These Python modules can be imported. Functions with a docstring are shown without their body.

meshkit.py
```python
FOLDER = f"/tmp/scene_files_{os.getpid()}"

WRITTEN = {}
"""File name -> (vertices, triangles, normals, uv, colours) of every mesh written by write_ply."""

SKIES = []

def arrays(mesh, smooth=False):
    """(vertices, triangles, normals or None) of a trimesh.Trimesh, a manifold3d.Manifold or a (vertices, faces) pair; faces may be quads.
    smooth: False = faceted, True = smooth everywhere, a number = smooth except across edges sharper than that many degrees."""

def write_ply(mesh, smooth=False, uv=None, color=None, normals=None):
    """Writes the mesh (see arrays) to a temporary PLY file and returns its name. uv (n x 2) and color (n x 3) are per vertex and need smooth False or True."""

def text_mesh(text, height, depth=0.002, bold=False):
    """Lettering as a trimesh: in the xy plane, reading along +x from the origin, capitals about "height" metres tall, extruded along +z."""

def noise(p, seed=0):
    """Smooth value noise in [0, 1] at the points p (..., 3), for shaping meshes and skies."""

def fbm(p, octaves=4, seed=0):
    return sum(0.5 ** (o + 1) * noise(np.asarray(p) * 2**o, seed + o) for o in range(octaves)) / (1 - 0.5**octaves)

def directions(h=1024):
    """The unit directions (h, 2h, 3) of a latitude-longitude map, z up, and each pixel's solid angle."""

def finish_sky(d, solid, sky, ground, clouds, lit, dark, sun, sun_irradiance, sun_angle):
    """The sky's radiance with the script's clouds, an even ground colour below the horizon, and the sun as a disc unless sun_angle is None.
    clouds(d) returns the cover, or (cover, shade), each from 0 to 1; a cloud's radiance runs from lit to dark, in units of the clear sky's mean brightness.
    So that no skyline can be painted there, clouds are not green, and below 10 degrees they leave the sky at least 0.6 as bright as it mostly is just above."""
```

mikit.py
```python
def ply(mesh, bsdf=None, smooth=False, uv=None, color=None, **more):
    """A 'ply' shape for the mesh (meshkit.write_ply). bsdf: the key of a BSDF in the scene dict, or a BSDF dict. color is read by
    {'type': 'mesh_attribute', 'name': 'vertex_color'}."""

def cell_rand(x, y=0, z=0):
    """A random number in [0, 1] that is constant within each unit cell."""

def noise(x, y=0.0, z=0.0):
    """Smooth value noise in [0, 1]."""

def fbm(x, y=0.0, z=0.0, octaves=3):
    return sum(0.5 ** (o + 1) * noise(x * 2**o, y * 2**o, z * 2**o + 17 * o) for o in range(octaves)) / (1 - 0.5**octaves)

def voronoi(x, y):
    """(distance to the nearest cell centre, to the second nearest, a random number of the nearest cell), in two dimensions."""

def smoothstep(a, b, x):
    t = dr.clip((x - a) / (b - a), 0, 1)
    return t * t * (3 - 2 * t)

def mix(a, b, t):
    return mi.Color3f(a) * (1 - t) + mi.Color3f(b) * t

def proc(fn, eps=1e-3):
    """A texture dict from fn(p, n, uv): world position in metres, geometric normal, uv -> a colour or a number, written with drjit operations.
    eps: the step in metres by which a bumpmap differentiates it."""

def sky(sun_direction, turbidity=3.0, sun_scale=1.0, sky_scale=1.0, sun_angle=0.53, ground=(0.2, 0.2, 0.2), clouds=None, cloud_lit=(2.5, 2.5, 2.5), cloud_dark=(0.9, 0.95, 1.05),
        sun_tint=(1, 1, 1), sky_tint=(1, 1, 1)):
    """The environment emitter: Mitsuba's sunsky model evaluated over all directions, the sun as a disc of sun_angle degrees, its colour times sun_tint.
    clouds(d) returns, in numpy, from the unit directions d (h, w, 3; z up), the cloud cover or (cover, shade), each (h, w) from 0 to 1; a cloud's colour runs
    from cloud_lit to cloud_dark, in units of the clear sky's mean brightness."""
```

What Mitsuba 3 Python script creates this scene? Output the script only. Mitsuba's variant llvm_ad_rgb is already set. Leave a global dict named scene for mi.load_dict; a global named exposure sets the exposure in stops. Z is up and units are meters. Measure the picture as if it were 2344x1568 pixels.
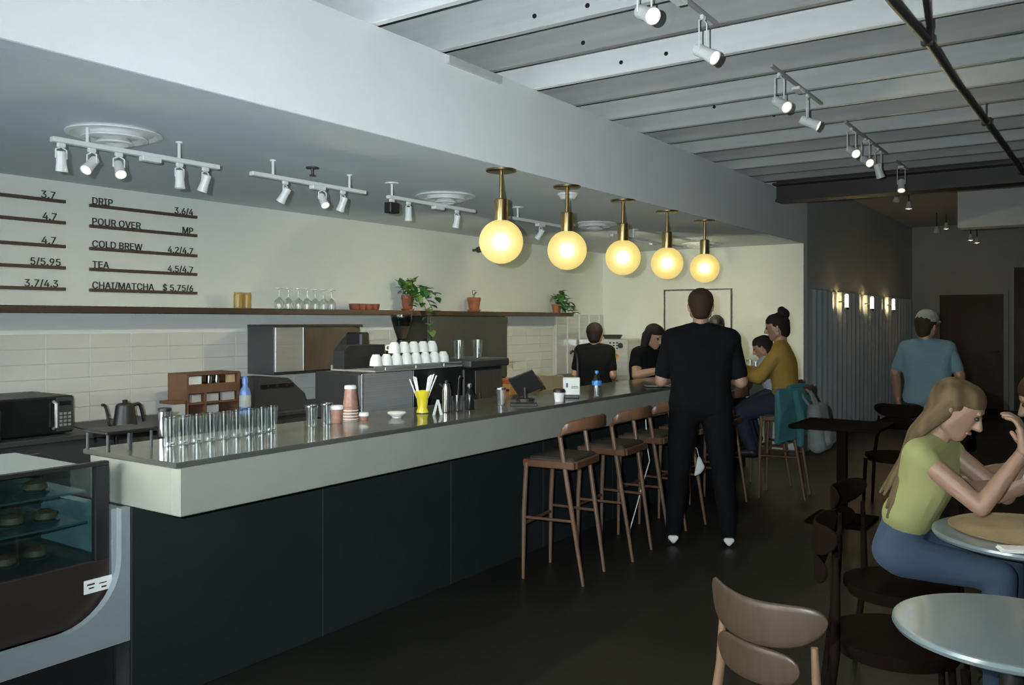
import math, random
import numpy as np, trimesh, drjit as dr, mitsuba as mi, mikit, meshkit
import manifold3d as m3
from mikit import proc, noise, fbm, smoothstep, mix
from shapely.geometry import Polygon, Point
from shapely import affinity

T = mi.ScalarTransform4f
scene, labels = {}, {}
random.seed(7)
RNG = np.random.default_rng(7)

# ------------------------------------------------------------------ camera, sky, flash, exposure
EYE, FOC, CX, HZ = 1.55, 1957.0, 1172.0, 733.0          # eye height (m), focal length, centre column and horizon row (px of 2344x1568)
TH = math.radians(34.76)
CT, ST = math.cos(TH), math.sin(TH)
scene['camera'] = {'type': 'perspective', 'fov_axis': 'x', 'fov': math.degrees(2 * math.atan(1172.0 / FOC)), 'near_clip': 0.05, 'far_clip': 100.0,
                   'principal_point_offset_x': 0.0, 'principal_point_offset_y': (784.0 - HZ) / 1568.0,
                   'to_world': T().look_at(origin=[0, 0, EYE], target=[-ST, CT, EYE], up=[0, 0, 1])}
exposure = 0.35
scene['sky'] = mikit.sky((-0.3, -0.8, 0.5), turbidity=5.0, sun_scale=0.0, sky_scale=75.0, ground=(0.2, 0.2, 0.2), clouds=lambda d: 0.75 + 0 * d[..., 0],
                         cloud_lit=(0.86, 1.0, 1.10), cloud_dark=(0.8, 0.85, 0.95))
scene['sky']['sampling_weight'] = 12.0
scene['camera_flash'] = {'type': 'spot', 'intensity': {'type': 'rgb', 'value': [48.0, 54.5, 57.0]}, 'cutoff_angle': 49.0, 'beam_width': 7.0, 'sampling_weight': 12.0,
                         'to_world': T().look_at(origin=[-0.10, -0.05, EYE + 0.06], target=[-0.10 - ST + 0.0 * CT, -0.05 + CT + 0.0 * ST, EYE + 0.12], up=[0, 0, 1])}


def at(px, py=None, z=None, X=None, Y=None, d=None):
    """The point of the room seen at a pixel of the photograph, on the level z, the plane X, the plane Y or at the depth d."""
    u = (px - CX) / FOC
    a, b = u * CT - ST, u * ST + CT
    if X is not None: d = X / a
    elif Y is not None: d = Y / b
    elif d is None: d = FOC * (EYE - z) / (py - HZ)
    return np.array([d * a, d * b, z if (z is not None and py is None) else EYE - d * (py - HZ) / FOC])


# ------------------------------------------------------------------ keys, labels
TAKEN = {}
def key_for(name, parent=None):
    base = f'{parent}__{name}' if parent else name
    n = TAKEN.get(base, -1) + 1
    TAKEN[base] = n
    return base if n == 0 else f'{base}_{n:03d}'

def tag(key, label=None, cat=None, group=None, kind=None):
    d = {k: v for k, v in (('label', label), ('category', cat), ('group', group), ('kind', kind)) if v}
    if d: labels[key] = d
    return key

def thing(name, label, cat, group=None):
    return tag(key_for(name), label, cat, group)

def obj(name, shape, bsdf=None, parent=None, smooth=False, label=None, cat=None, group=None, kind=None, M=None, **more):
    """One entry of the scene: shape is a mesh or the ply dict of an alike piece."""
    key = key_for(name, parent)
    d = dict(shape) if isinstance(shape, dict) else mikit.ply(shape, bsdf, smooth=smooth)
    if isinstance(shape, dict) and bsdf: d['bsdf'] = {'type': 'ref', 'id': bsdf}
    if M is not None: d['to_world'] = M
    d.update(more)
    scene[key] = d
    tag(key, label, cat, group, kind)
    return key

def struct(name, mesh, bsdf, smooth=False, label=None):
    return obj(name, mesh, bsdf, smooth=smooth, kind='structure', label=label)

# ------------------------------------------------------------------ mesh helpers
cat_ = trimesh.util.concatenate

def box(x0, x1, y0, y1, z0, z1, b=0.0):
    lo, hi = np.minimum([x0, y0, z0], [x1, y1, z1]), np.maximum([x0, y0, z0], [x1, y1, z1])
    if b <= 0:
        m = trimesh.creation.box(hi - lo)
        m.apply_translation((lo + hi) / 2)
        return m
    b = min(b, 0.45 * (hi - lo).min())
    pts = []
    for i in range(8):
        c = np.array([(lo, hi)[(i >> k) & 1][k] for k in range(3)])
        s = np.array([1 if not (i >> k) & 1 else -1 for k in range(3)])
        for k in range(3):
            p = c + s * b
            p[k] = c[k]
            pts.append(p)
    return trimesh.convex.convex_hull(np.array(pts))

def cbox(c, s, b=0.0):
    c, s = np.array(c, float), np.array(s, float) / 2
    return box(c[0] - s[0], c[0] + s[0], c[1] - s[1], c[1] + s[1], c[2] - s[2], c[2] + s[2], b)

def rot(m, axis, deg, at_=(0, 0, 0)):
    m = m.copy()
    m.apply_transform(trimesh.transformations.rotation_matrix(math.radians(deg), axis, at_))
    return m

def mv(m, *t):
    m = m.copy()
    m.apply_translation(t[0] if len(t) == 1 else t)
    return m

def tube(pts, r, seg=8, closed=False):
    """A round bar along a polyline; r a number or one per point."""
    p = np.asarray(pts, float)
    n = len(p)
    r = np.broadcast_to(r, n)
    t = np.gradient(p, axis=0)
    t /= np.linalg.norm(t, axis=1, keepdims=True) + 1e-12
    a = np.cross(t[0], [0, 0, 1.0] if abs(t[0][2]) < 0.9 else [1.0, 0, 0])
    fr = []
    for i in range(n):
        a = a - t[i] * (a @ t[i])
        a /= np.linalg.norm(a) + 1e-12
        fr.append((a, np.cross(t[i], a)))
    ang = np.arange(seg) * 2 * np.pi / seg
    v = np.vstack([p[i] + r[i] * (np.cos(ang)[:, None] * fr[i][0] + np.sin(ang)[:, None] * fr[i][1]) for i in range(n)] + [p[:1], p[-1:]])
    f = []
    for i in range(n - 1):
        for j in range(seg):
            k, a0, a1 = (j + 1) % seg, i * seg, (i + 1) * seg
            f += [[a0 + j, a0 + k, a1 + k], [a0 + j, a1 + k, a1 + j]]
    for j in range(seg):
        k = (j + 1) % seg
        f += [[n * seg, k, j], [n * seg + 1, (n - 1) * seg + j, (n - 1) * seg + k]]
    return trimesh.Trimesh(v, np.array(f), process=False)

def curve(pts, n=6):
    """A smooth polyline through the points (Catmull-Rom)."""
    p = np.asarray(pts, float)
    q = np.vstack([2 * p[0] - p[1], p, 2 * p[-1] - p[-2]])
    out = []
    for i in range(1, len(q) - 2):
        for s in np.linspace(0, 1, n, endpoint=False):
            a, b, c, d = q[i - 1], q[i], q[i + 1], q[i + 2]
            out.append(0.5 * (2 * b + (c - a) * s + (2 * a - 5 * b + 4 * c - d) * s * s + (3 * b - 3 * c + d - a) * s ** 3))
    return np.array(out + [p[-1]])

def lathe(prof, seg=20, loc=(0, 0, 0)):
    """A body of revolution about z from (r, z) pairs, bottom to top along the outside."""
    pr = [(max(r, 1e-5), z) for r, z in prof]
    ang = np.arange(seg) * 2 * np.pi / seg
    v = np.vstack([np.stack([r * np.cos(ang), r * np.sin(ang), np.full(seg, z)], 1) for r, z in pr])
    f = []
    for i in range(len(pr) - 1):
        for j in range(seg):
            k = (j + 1) % seg
            f += [[i * seg + j, i * seg + k, (i + 1) * seg + k], [i * seg + j, (i + 1) * seg + k, (i + 1) * seg + j]]
    m = trimesh.Trimesh(v, np.array(f), process=False)
    m.apply_translation(loc)
    return m

def cyl(r, z0, z1, loc=(0, 0, 0), seg=20, b=0.0):
    if b: return lathe([(0, z0), (r - b, z0), (r, z0 + b), (r, z1 - b), (r - b, z1), (0, z1)], seg, loc)
    return lathe([(0, z0), (r, z0), (r, z1), (0, z1)], seg, loc)

def quad(*p):
    return trimesh.Trimesh(np.array(p, float), np.array([[0, 1, 2], [0, 2, 3]]), process=False)

def prism(poly, h):
    return trimesh.creation.extrude_polygon(poly if isinstance(poly, Polygon) else Polygon(poly), h, engine='earcut')

def remap(m, ex, ey, ez, o=(0, 0, 0)):
    M = np.eye(4)
    M[:3, 0], M[:3, 1], M[:3, 2], M[:3, 3] = ex, ey, ez, o
    m = m.copy()
    m.apply_transform(M)
    return m

def sph(p, r, seg=16):
    return m3.Manifold.sphere(float(r), seg).translate([float(x) for x in p])

def hull(*balls, seg=16):
    return m3.Manifold.batch_hull([sph(p, r, seg) for p, r in balls])

def chain(pts, rs, seg=16):
    return [hull((pts[i], rs[i]), (pts[i + 1], rs[i + 1]), seg=seg) for i in range(len(pts) - 1)]

def tm(man):
    g = man.to_mesh()
    return trimesh.Trimesh(np.array(g.vert_properties[:, :3]), np.array(g.tri_verts), process=False)

def soft(parts, length=0.03, it=10):
    """Union of hulls, refined and smoothed into one skin."""
    m = m3.Manifold.batch_boolean(parts, m3.OpType.Add).refine_to_length(length)
    t = tm(m)
    t.merge_vertices()
    trimesh.smoothing.filter_taubin(t, lamb=0.5, nu=0.53, iterations=it)
    return t

# ------------------------------------------------------------------ materials
def mat(name, c, rough=0.6, metal=0.0, **kw):
    col = {'type': 'rgb', 'value': list(c)} if isinstance(c, (tuple, list)) else c
    b = {'type': 'principled', 'base_color': col, 'roughness': rough, 'metallic': metal, **kw}
    scene[name] = {'type': 'twosided', 'bsdf': b}
    return name

def glass(name, c, w=0.07, rough=0.08):
    """Thin clear sheet that light passes, with a little glossy sheen on it."""
    scene[name] = {'type': 'blendbsdf', 'weight': w, 'a': {'type': 'thindielectric', 'int_ior': 1.5, 'specular_transmittance': {'type': 'rgb', 'value': list(c)}},
                   'b': {'type': 'twosided', 'bsdf': {'type': 'roughconductor', 'alpha': rough, 'specular_reflectance': {'type': 'rgb', 'value': [0.9, 0.95, 0.95]}}}}
    return name

mat('m_white_wall', proc(lambda p, n, uv: mix((0.70, 0.735, 0.70), (0.75, 0.785, 0.75), fbm(p.x * 0.8, p.y * 0.8, p.z * 0.8))), 0.75)
mat('m_white_ceiling', (0.45, 0.495, 0.52), 0.8)
mat('m_soffit', proc(lambda p, n, uv: mix((0.72, 0.73, 0.72), (0.78, 0.79, 0.78), fbm(p.y * 1.1, p.z * 1.1, 2.0))), 0.7)
mat('m_dark_wall', proc(lambda p, n, uv: mix((0.36, 0.385, 0.38), (0.42, 0.445, 0.44), fbm(p.x, p.y, p.z * 1.0))), 0.7)
mat('m_bulkhead', (0.72, 0.72, 0.70), 0.8)
mat('m_floor', proc(lambda p, n, uv: mix((0.012, 0.0125, 0.0105), (0.022, 0.0215, 0.018), fbm(p.x * 1.7, p.y * 1.7, 0.0, octaves=4))), 0.45, specular=0.2)
mat('m_deck', (0.30, 0.31, 0.31), 0.85)
def plank(c0, c1):
    return proc(lambda p, n, uv: mix(c0, c1, 0.6 * fbm(p.x * 1.3, p.y * 9.0, p.z * 22.0) + 0.4 * fbm(p.x * 3.0, p.y * 4.0, p.z * 4.0)))
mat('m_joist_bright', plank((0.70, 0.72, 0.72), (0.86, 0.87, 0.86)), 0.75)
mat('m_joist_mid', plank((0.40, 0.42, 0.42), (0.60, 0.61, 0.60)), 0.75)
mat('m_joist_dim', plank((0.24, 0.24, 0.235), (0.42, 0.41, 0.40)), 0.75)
mat('m_dark_steel', (0.055, 0.05, 0.047), 0.5, 0.2)
mat('m_concrete', proc(lambda p, n, uv: mix((0.24, 0.25, 0.212), (0.30, 0.305, 0.26), fbm(p.x * 3.0, p.y * 3.0, p.z * 3.0, octaves=4))), 0.45)
mat('m_bar_top', proc(lambda p, n, uv: mix((0.05, 0.053, 0.047), (0.10, 0.10, 0.088), fbm(p.x * 4.0, p.y * 4.0, 0.0, octaves=4))), 0.12, specular=0.7)
mat('m_bar_front', proc(lambda p, n, uv: mix((0.010, 0.0145, 0.0148), (0.018, 0.024, 0.0245), fbm(p.x * 2.0, p.y * 2.0, p.z * 2.0))), 0.6, specular=0.2)
mat('m_case_frame', (0.22, 0.26, 0.27), 0.4)
mat('m_black', (0.012, 0.012, 0.013), 0.45)
mat('m_black_gloss', (0.012, 0.013, 0.014), 0.15)
mat('m_charcoal', (0.035, 0.037, 0.038), 0.5)
mat('m_stainless', proc(lambda p, n, uv: mix((0.50, 0.51, 0.51), (0.60, 0.61, 0.61), noise(p.x * 3, p.y * 3, p.z * 160))), 0.32, 0.65)
mat('m_chrome', (0.80, 0.80, 0.80), 0.13, 1.0)
mat('m_brass', (0.62, 0.47, 0.22), 0.25, 1.0)
mat('m_brass_dark', (0.30, 0.23, 0.12), 0.32, 1.0)
mat('m_white_metal', (0.74, 0.75, 0.74), 0.35)
mat('m_white_plastic', (0.72, 0.73, 0.73), 0.3)
mat('m_grey_paper', (0.42, 0.43, 0.42), 0.8)
mat('m_paper', (0.80, 0.80, 0.78), 0.8)
mat('m_tile', (0.66, 0.66, 0.64), 0.22)
mat('m_grout', (0.58, 0.58, 0.56), 0.9)
mat('m_shelf_wood', plank((0.030, 0.017, 0.012), (0.06, 0.034, 0.024)), 0.5)
mat('m_rail_wood', (0.075, 0.045, 0.034), 0.6)
mat('m_letters', (0.02, 0.02, 0.02), 0.6)
def grain(c0, c1, k=1.0):
    return proc(lambda p, n, uv: mix(c0, c1, 0.7 * fbm(p.x * 14 * k, p.y * 14 * k, p.z * 3 * k, octaves=3) + 0.3 * noise(p.x * 90, p.y * 90, p.z * 12)))
mat('m_walnut', grain((0.075, 0.034, 0.018), (0.145, 0.072, 0.040)), 0.32)
mat('m_walnut_pale', grain((0.105, 0.060, 0.036), (0.18, 0.108, 0.068)), 0.35)
mat('m_ply', grain((0.034, 0.022, 0.014), (0.062, 0.042, 0.028)), 0.4, specular=0.3)
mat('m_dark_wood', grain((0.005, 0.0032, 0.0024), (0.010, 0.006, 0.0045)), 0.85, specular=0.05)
mat('m_seat_pad', (0.03, 0.024, 0.02), 0.6)
mat('m_crate', grain((0.11, 0.055, 0.032), (0.17, 0.09, 0.052)), 0.7, specular=0.2)
mat('m_tan_wood', grain((0.42, 0.31, 0.17), (0.52, 0.40, 0.24)), 0.6)
mat('m_terracotta', proc(lambda p, n, uv: mix((0.20, 0.065, 0.03), (0.30, 0.11, 0.055), fbm(p.x * 30, p.y * 30, p.z * 30))), 0.75)
mat('m_clay_red', (0.19, 0.050, 0.035), 0.55)
mat('m_soil', (0.02, 0.014, 0.01), 0.9)
mat('m_leaf', (0.045, 0.13, 0.035), 0.4)
mat('m_leaf_pale', (0.16, 0.24, 0.06), 0.4)
mat('m_stem', (0.05, 0.11, 0.03), 0.6)
mat('m_amber', (0.42, 0.27, 0.07), 0.35)
mat('m_kraft', proc(lambda p, n, uv: mix((0.27, 0.135, 0.095), (0.34, 0.18, 0.13), noise(p.x * 60, p.y * 60, p.z * 60))), 0.45)
mat('m_lid', (0.82, 0.82, 0.80), 0.35)
mat('m_yellow', (0.72, 0.58, 0.03), 0.25)
mat('m_table', (0.20, 0.25, 0.265), 0.16)
mat('m_table_edge', (0.24, 0.49, 0.50), 0.3)
mat('m_blue_bottle', (0.16, 0.27, 0.62), 0.3)
mat('m_blue_cap', (0.05, 0.22, 0.55), 0.4)
mat('m_orange', (0.55, 0.25, 0.07), 0.6)
mat('m_red_box', (0.42, 0.11, 0.05), 0.6)
mat('m_brown_panel', grain((0.055, 0.043, 0.032), (0.10, 0.08, 0.06)), 0.3)
mat('m_door_brown', (0.035, 0.018, 0.012), 0.6)
mat('m_corrugated', (0.60, 0.65, 0.66), 0.4, 0.0)
mat('m_skin', (0.29, 0.18, 0.13), 0.5)
mat('m_skin_dim', (0.34, 0.20, 0.135), 0.5)
mat('m_hair_black', (0.016, 0.013, 0.012), 0.7, specular=0.1)
mat('m_hair_brown', (0.035, 0.024, 0.016), 0.7, specular=0.1)
mat('m_hair_blond', proc(lambda p, n, uv: mix((0.055, 0.038, 0.022), (0.15, 0.108, 0.06), noise(p.x * 45, p.y * 45, p.z * 4))), 0.7, specular=0.1)
mat('m_black_cloth', (0.005, 0.006, 0.007), 0.9, specular=0.1)
mat('m_black_trousers', (0.005, 0.0055, 0.007), 0.9, specular=0.1)
mat('m_mustard', (0.26, 0.17, 0.035), 0.9)
mat('m_blue_shirt', (0.12, 0.20, 0.245), 0.9)
mat('m_yellow_top', (0.27, 0.28, 0.115), 0.9)
mat('m_pale_shirt', (0.45, 0.50, 0.55), 0.9)
mat('m_jeans', (0.035, 0.06, 0.10), 0.9)
mat('m_navy', (0.02, 0.025, 0.045), 0.9)
mat('m_cap_grey', (0.36, 0.37, 0.35), 0.9)
mat('m_teal', proc(lambda p, n, uv: mix((0.035, 0.13, 0.14), (0.06, 0.21, 0.22), fbm(p.x * 12, p.y * 12, p.z * 12))), 0.9)
mat('m_pack_grey', proc(lambda p, n, uv: mix((0.16, 0.18, 0.18), (0.24, 0.26, 0.26), fbm(p.x * 20, p.y * 20, p.z * 20))), 0.9)
mat('m_eye', (0.03, 0.025, 0.02), 0.2)
mat('m_lips', (0.30, 0.12, 0.10), 0.5)
mat('m_pastry', proc(lambda p, n, uv: mix((0.07, 0.04, 0.02), (0.16, 0.09, 0.045), fbm(p.x * 30, p.y * 30, p.z * 30))), 0.6)
mat('m_case_dark', (0.03, 0.034, 0.034), 0.5)
mat('m_case_base', (0.026, 0.018, 0.015), 0.4)
mat('m_teal_metal', (0.10, 0.16, 0.17), 0.35, 0.6)
mat('m_ink_green', (0.10, 0.22, 0.13), 0.7)
mat('m_ink_violet', (0.10, 0.09, 0.25), 0.7)
mat('m_unlit_lens', (0.55, 0.56, 0.55), 0.2)
glass('m_glass', (0.96, 0.98, 0.98), 0.06)
glass('m_pane', (0.55, 0.78, 0.82), 0.06)
glass('m_smoke', (0.30, 0.31, 0.33), 0.06)
scene['m_opal'] = {'type': 'principledthin', 'base_color': {'type': 'rgb', 'value': [0.96, 0.86, 0.56]}, 'roughness': 0.52, 'spec_trans': 0.7, 'eta': 1.5}
scene['m_window'] = {'type': 'thindielectric'}

def lamp(c, w=0.25):
    return {'type': 'area', 'sampling_weight': w, 'radiance': {'type': 'rgb', 'value': list(c)}}

# ------------------------------------------------------------------ the room
XW, XS, ZC = -5.56, -2.90, 2.45        # left wall, soffit face, bar ceiling
YB, YE = 10.16, 17.0                   # back wall of the bar, end wall of the corridor
ZJ, ZD = 2.98, 3.24                    # joist undersides, deck
XR, YF = 4.6, -1.6                     # right wall, front wall
struct('floor', box(XW - 0.2, XR + 0.2, YF - 0.2, YE + 0.2, -0.12, 0), 'm_floor')
struct('wall_left', box(XW - 0.15, XW, YF - 0.15, YB + 0.15, 0, ZD + 0.2), 'm_white_wall')
struct('wall_back', box(XW - 0.15, XS, YB, YB + 0.149, 0, ZD), 'm_white_wall')
struct('wall_corridor', box(XS - 0.15, XS, YB + 0.15, YE + 0.15, 0, ZD + 0.2), 'm_dark_wall')
struct('wall_far', box(XS, XR, YE, YE + 0.15, 0, ZD + 0.2), 'm_dark_wall')
struct('wall_right', box(XR, XR + 0.15, YF - 0.15, YE + 0.15, 0, ZD + 0.2), 'm_dark_wall')
WX0, WX1, WZ0, WZ1 = -5.4, -1.9, 0.7, 2.9
struct('wall_front', cat_([box(XW - 0.15, WX0, YF - 0.15, YF, 0, ZD + 0.2), box(WX1, XR + 0.15, YF - 0.15, YF, 0, ZD + 0.2),
                           box(WX0, WX1, YF - 0.15, YF, 0, WZ0), box(WX0, WX1, YF - 0.15, YF, WZ1, ZD + 0.2)]), 'm_dark_wall')
w1 = struct('window_1', cat_([box(WX0, WX1, YF - 0.12, YF - 0.02, z - 0.03, z + 0.03) for z in (WZ0 + 0.03, WZ1 - 0.03)] +
                             [box(x - 0.03, x + 0.03, YF - 0.12, YF - 0.02, WZ0, WZ1) for x in np.linspace(WX0 + 0.03, WX1 - 0.03, 4)]), 'm_dark_steel')
obj('pane', quad((WX0 + .06, YF - .07, WZ0 + .06), (WX1 - .06, YF - .07, WZ0 + .06), (WX1 - .06, YF - .07, WZ1 - .06), (WX0 + .06, YF - .07, WZ1 - .06)), 'm_window', w1)
ceil = struct('ceiling_bar', cat_([box(XW, XS - 0.101, YF, YB, ZC, ZC + 0.10), box(XS - 0.1005, XS - 0.002, YF, YB, ZC, ZC + 0.003)]), 'm_white_ceiling')
deck = struct('ceiling', box(XW - 0.15, XR + 0.15, YF - 0.15, YE + 0.15, ZD, ZD + 0.12), 'm_deck')
struct('soffit', box(XS - 0.10, XS, YF, YB - 0.001, ZC + 0.0035, ZJ - 0.005), 'm_soffit')
struct('trim_1', box(XS + 0.001, XS + 0.022, 3.56, 4.05, ZJ - 0.055, ZJ - 0.012), 'm_joist_mid')
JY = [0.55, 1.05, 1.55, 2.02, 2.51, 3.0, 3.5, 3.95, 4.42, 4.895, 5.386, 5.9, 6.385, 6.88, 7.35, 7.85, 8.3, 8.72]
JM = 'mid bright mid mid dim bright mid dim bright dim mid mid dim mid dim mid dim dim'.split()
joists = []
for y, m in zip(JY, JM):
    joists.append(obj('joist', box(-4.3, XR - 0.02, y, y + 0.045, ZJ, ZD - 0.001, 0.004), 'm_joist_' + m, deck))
for px, py, k in ((1335, 98, 7), (1422, 143, 8), (1525, 123, 8), (1224, 37, 6), (1345, 13, 6), (1635, 245, 11), (1772, 264, 12)):
    p = at(px, py, Y=JY[k])
    if ZJ < p[2] < ZD:
        obj('bolt', rot(cyl(0.012, -0.008, 0.004, seg=8), [1, 0, 0], 90).apply_translation(p), 'm_black', joists[k])
hb = struct('trim_2', cat_([box(XS + 0.003, XR, 9.15, 9.29, 2.84, ZD - 0.002), box(XS + 0.003, XR, 9.10, 9.34, 2.815, 2.839), box(XS + 0.003, XR, 9.0, 9.149, 2.98, 3.0)]), 'm_dark_steel', label='dark steel beam crossing under the joists')
# bulkhead hanging over the room beyond the beam
pb = at(2192, 522, Y=12.0)
struct('trim_3', box(pb[0], XR, 12.0, 12.3, pb[2], ZD - 0.002), 'm_bulkhead', label='pale bulkhead hanging beyond the beam')
# far doors
for n, (a, b_, top, mm) in enumerate(((2152, 2298, 2.0, 'm_door_brown'), (2322, 2460, 2.45, 'm_door_brown')), 1):
    x0, x1 = at(a, z=1, Y=YE)[0], at(b_, z=1, Y=YE)[0]
    d = struct(f'door_{n}', cat_([box(x0 - 0.07, x0, YE - 0.06, YE, 0, top + 0.07), box(x1, x1 + 0.07, YE - 0.06, YE, 0, top + 0.07), box(x0, x1, YE - 0.06, YE, top, top + 0.07)]), 'm_dark_wall')
    obj('door_leaf', box(x0, x1, YE - 0.045, YE - 0.005, 0.01, top, 0.004), mm, d)
    obj('handle', tube(curve([(x1 - 0.08, YE - 0.046, 1.0), (x1 - 0.08, YE - 0.09, 1.0), (x1 - 0.2, YE - 0.09, 1.0)]), 0.009), 'm_chrome', d)
# corrugated cladding on the corridor wall
def corr(y0, y1, z1, pitch=0.245, amp=0.034):
    ys = np.linspace(y0, y1, int(round((y1 - y0) / pitch)) * 12 + 1)
    xs = XS + 0.004 + amp * (0.5 + 0.5 * np.cos((ys - y0) * 2 * np.pi / pitch)) ** 2.2
    v, f = [], []
    for y, x in zip(ys, xs):
        v += [[x, y, 0.02], [x, y, z1]]
    for i in range(len(ys) - 1):
        f += [[2 * i, 2 * i + 2, 2 * i + 3], [2 * i, 2 * i + 3, 2 * i + 1]]
    return trimesh.Trimesh(np.array(v), np.array(f), process=False)
for y in np.arange(YB + 0.16, YE - 0.3, 0.98):
    obj('corrugated_sheet', corr(y, y + 0.98 if y + 0.98 < YE - 0.05 else y + 0.49, 1.92), 'm_corrugated', 'wall_corridor', smooth=True)

# tile splashback on the left wall
tp = struct('trim_4', box(XW, XW + 0.006, 2.2, 8.86, 0.88, 1.46), 'm_grout', label='white tile splashback')
TILE = {}
for i in range(6):
    for j in range(23):
        y0, z0 = 2.2 + j * 0.29 + (0.0 if i % 2 == 0 else 0.0), 0.883 + i * 0.0965
        if y0 + 0.285 > 8.87: continue
        if 'a' not in TILE: TILE['a'] = mikit.ply(box(XW + 0.004, XW + 0.013, 0, 0.2885, 0, 0.0948, 0.002), 'm_tile')
        obj('tile', TILE['a'], None, tp, M=T().translate([float(RNG.uniform(-.0006, .0006)), y0, z0]))
for px in (1272, 1298, 1325, 1347, 1370):
    y = at(px, z=1, X=XW)[1]
    obj('cover_strip', box(XW, XW + 0.012, y - 0.008, y + 0.008, 0.4, 1.66), 'm_white_metal', 'wall_left')
st = struct('trim_5', box(XW, XW + 0.006, 8.93, YB, 0.30, 1.62), 'm_stainless', label='steel wall lining by the corner')

# ------------------------------------------------------------------ the bar
BX0, BX1, BY0, BY1, BZ = -3.47, -2.83, 1.91, 8.95, 1.02
bar = thing('bar_counter', 'long concrete bar counter with a thick pale apron and dark front panels', 'bar counter')
obj('worktop', box(BX0, BX1, BY0 - 0.02, BY1, BZ - 0.022, BZ, 0.004), 'm_bar_top', bar, label='dark polished counter surface')
obj('apron', cat_([box(BX1 - 0.05, BX1 - 0.001, BY0, BY1, 0.815, BZ - 0.0225, 0.004), box(BX0 + 0.02, BX1 - 0.05, BY0, BY0 + 0.05, 0.815, BZ - 0.0225, 0.004),
                   box(BX0 + 0.02, BX1 - 0.05, BY0 + 0.05, BY1, 0.815, 0.83)]), 'm_concrete', bar, label='thick pale concrete edge')
for k, y in enumerate(np.arange(BY0, BY1 - 0.1, 1.0)):
    obj('front_panel', box(-3.17, -3.15, y + 0.002, min(y + 0.998, BY1), 0.0, 0.814, 0.003), 'm_bar_front', bar, label='dark front panel')
obj('carcass', box(BX0 + 0.02, -3.171, BY0 + 0.002, BY1, 0.0, 0.814), 'm_charcoal', bar)
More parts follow.
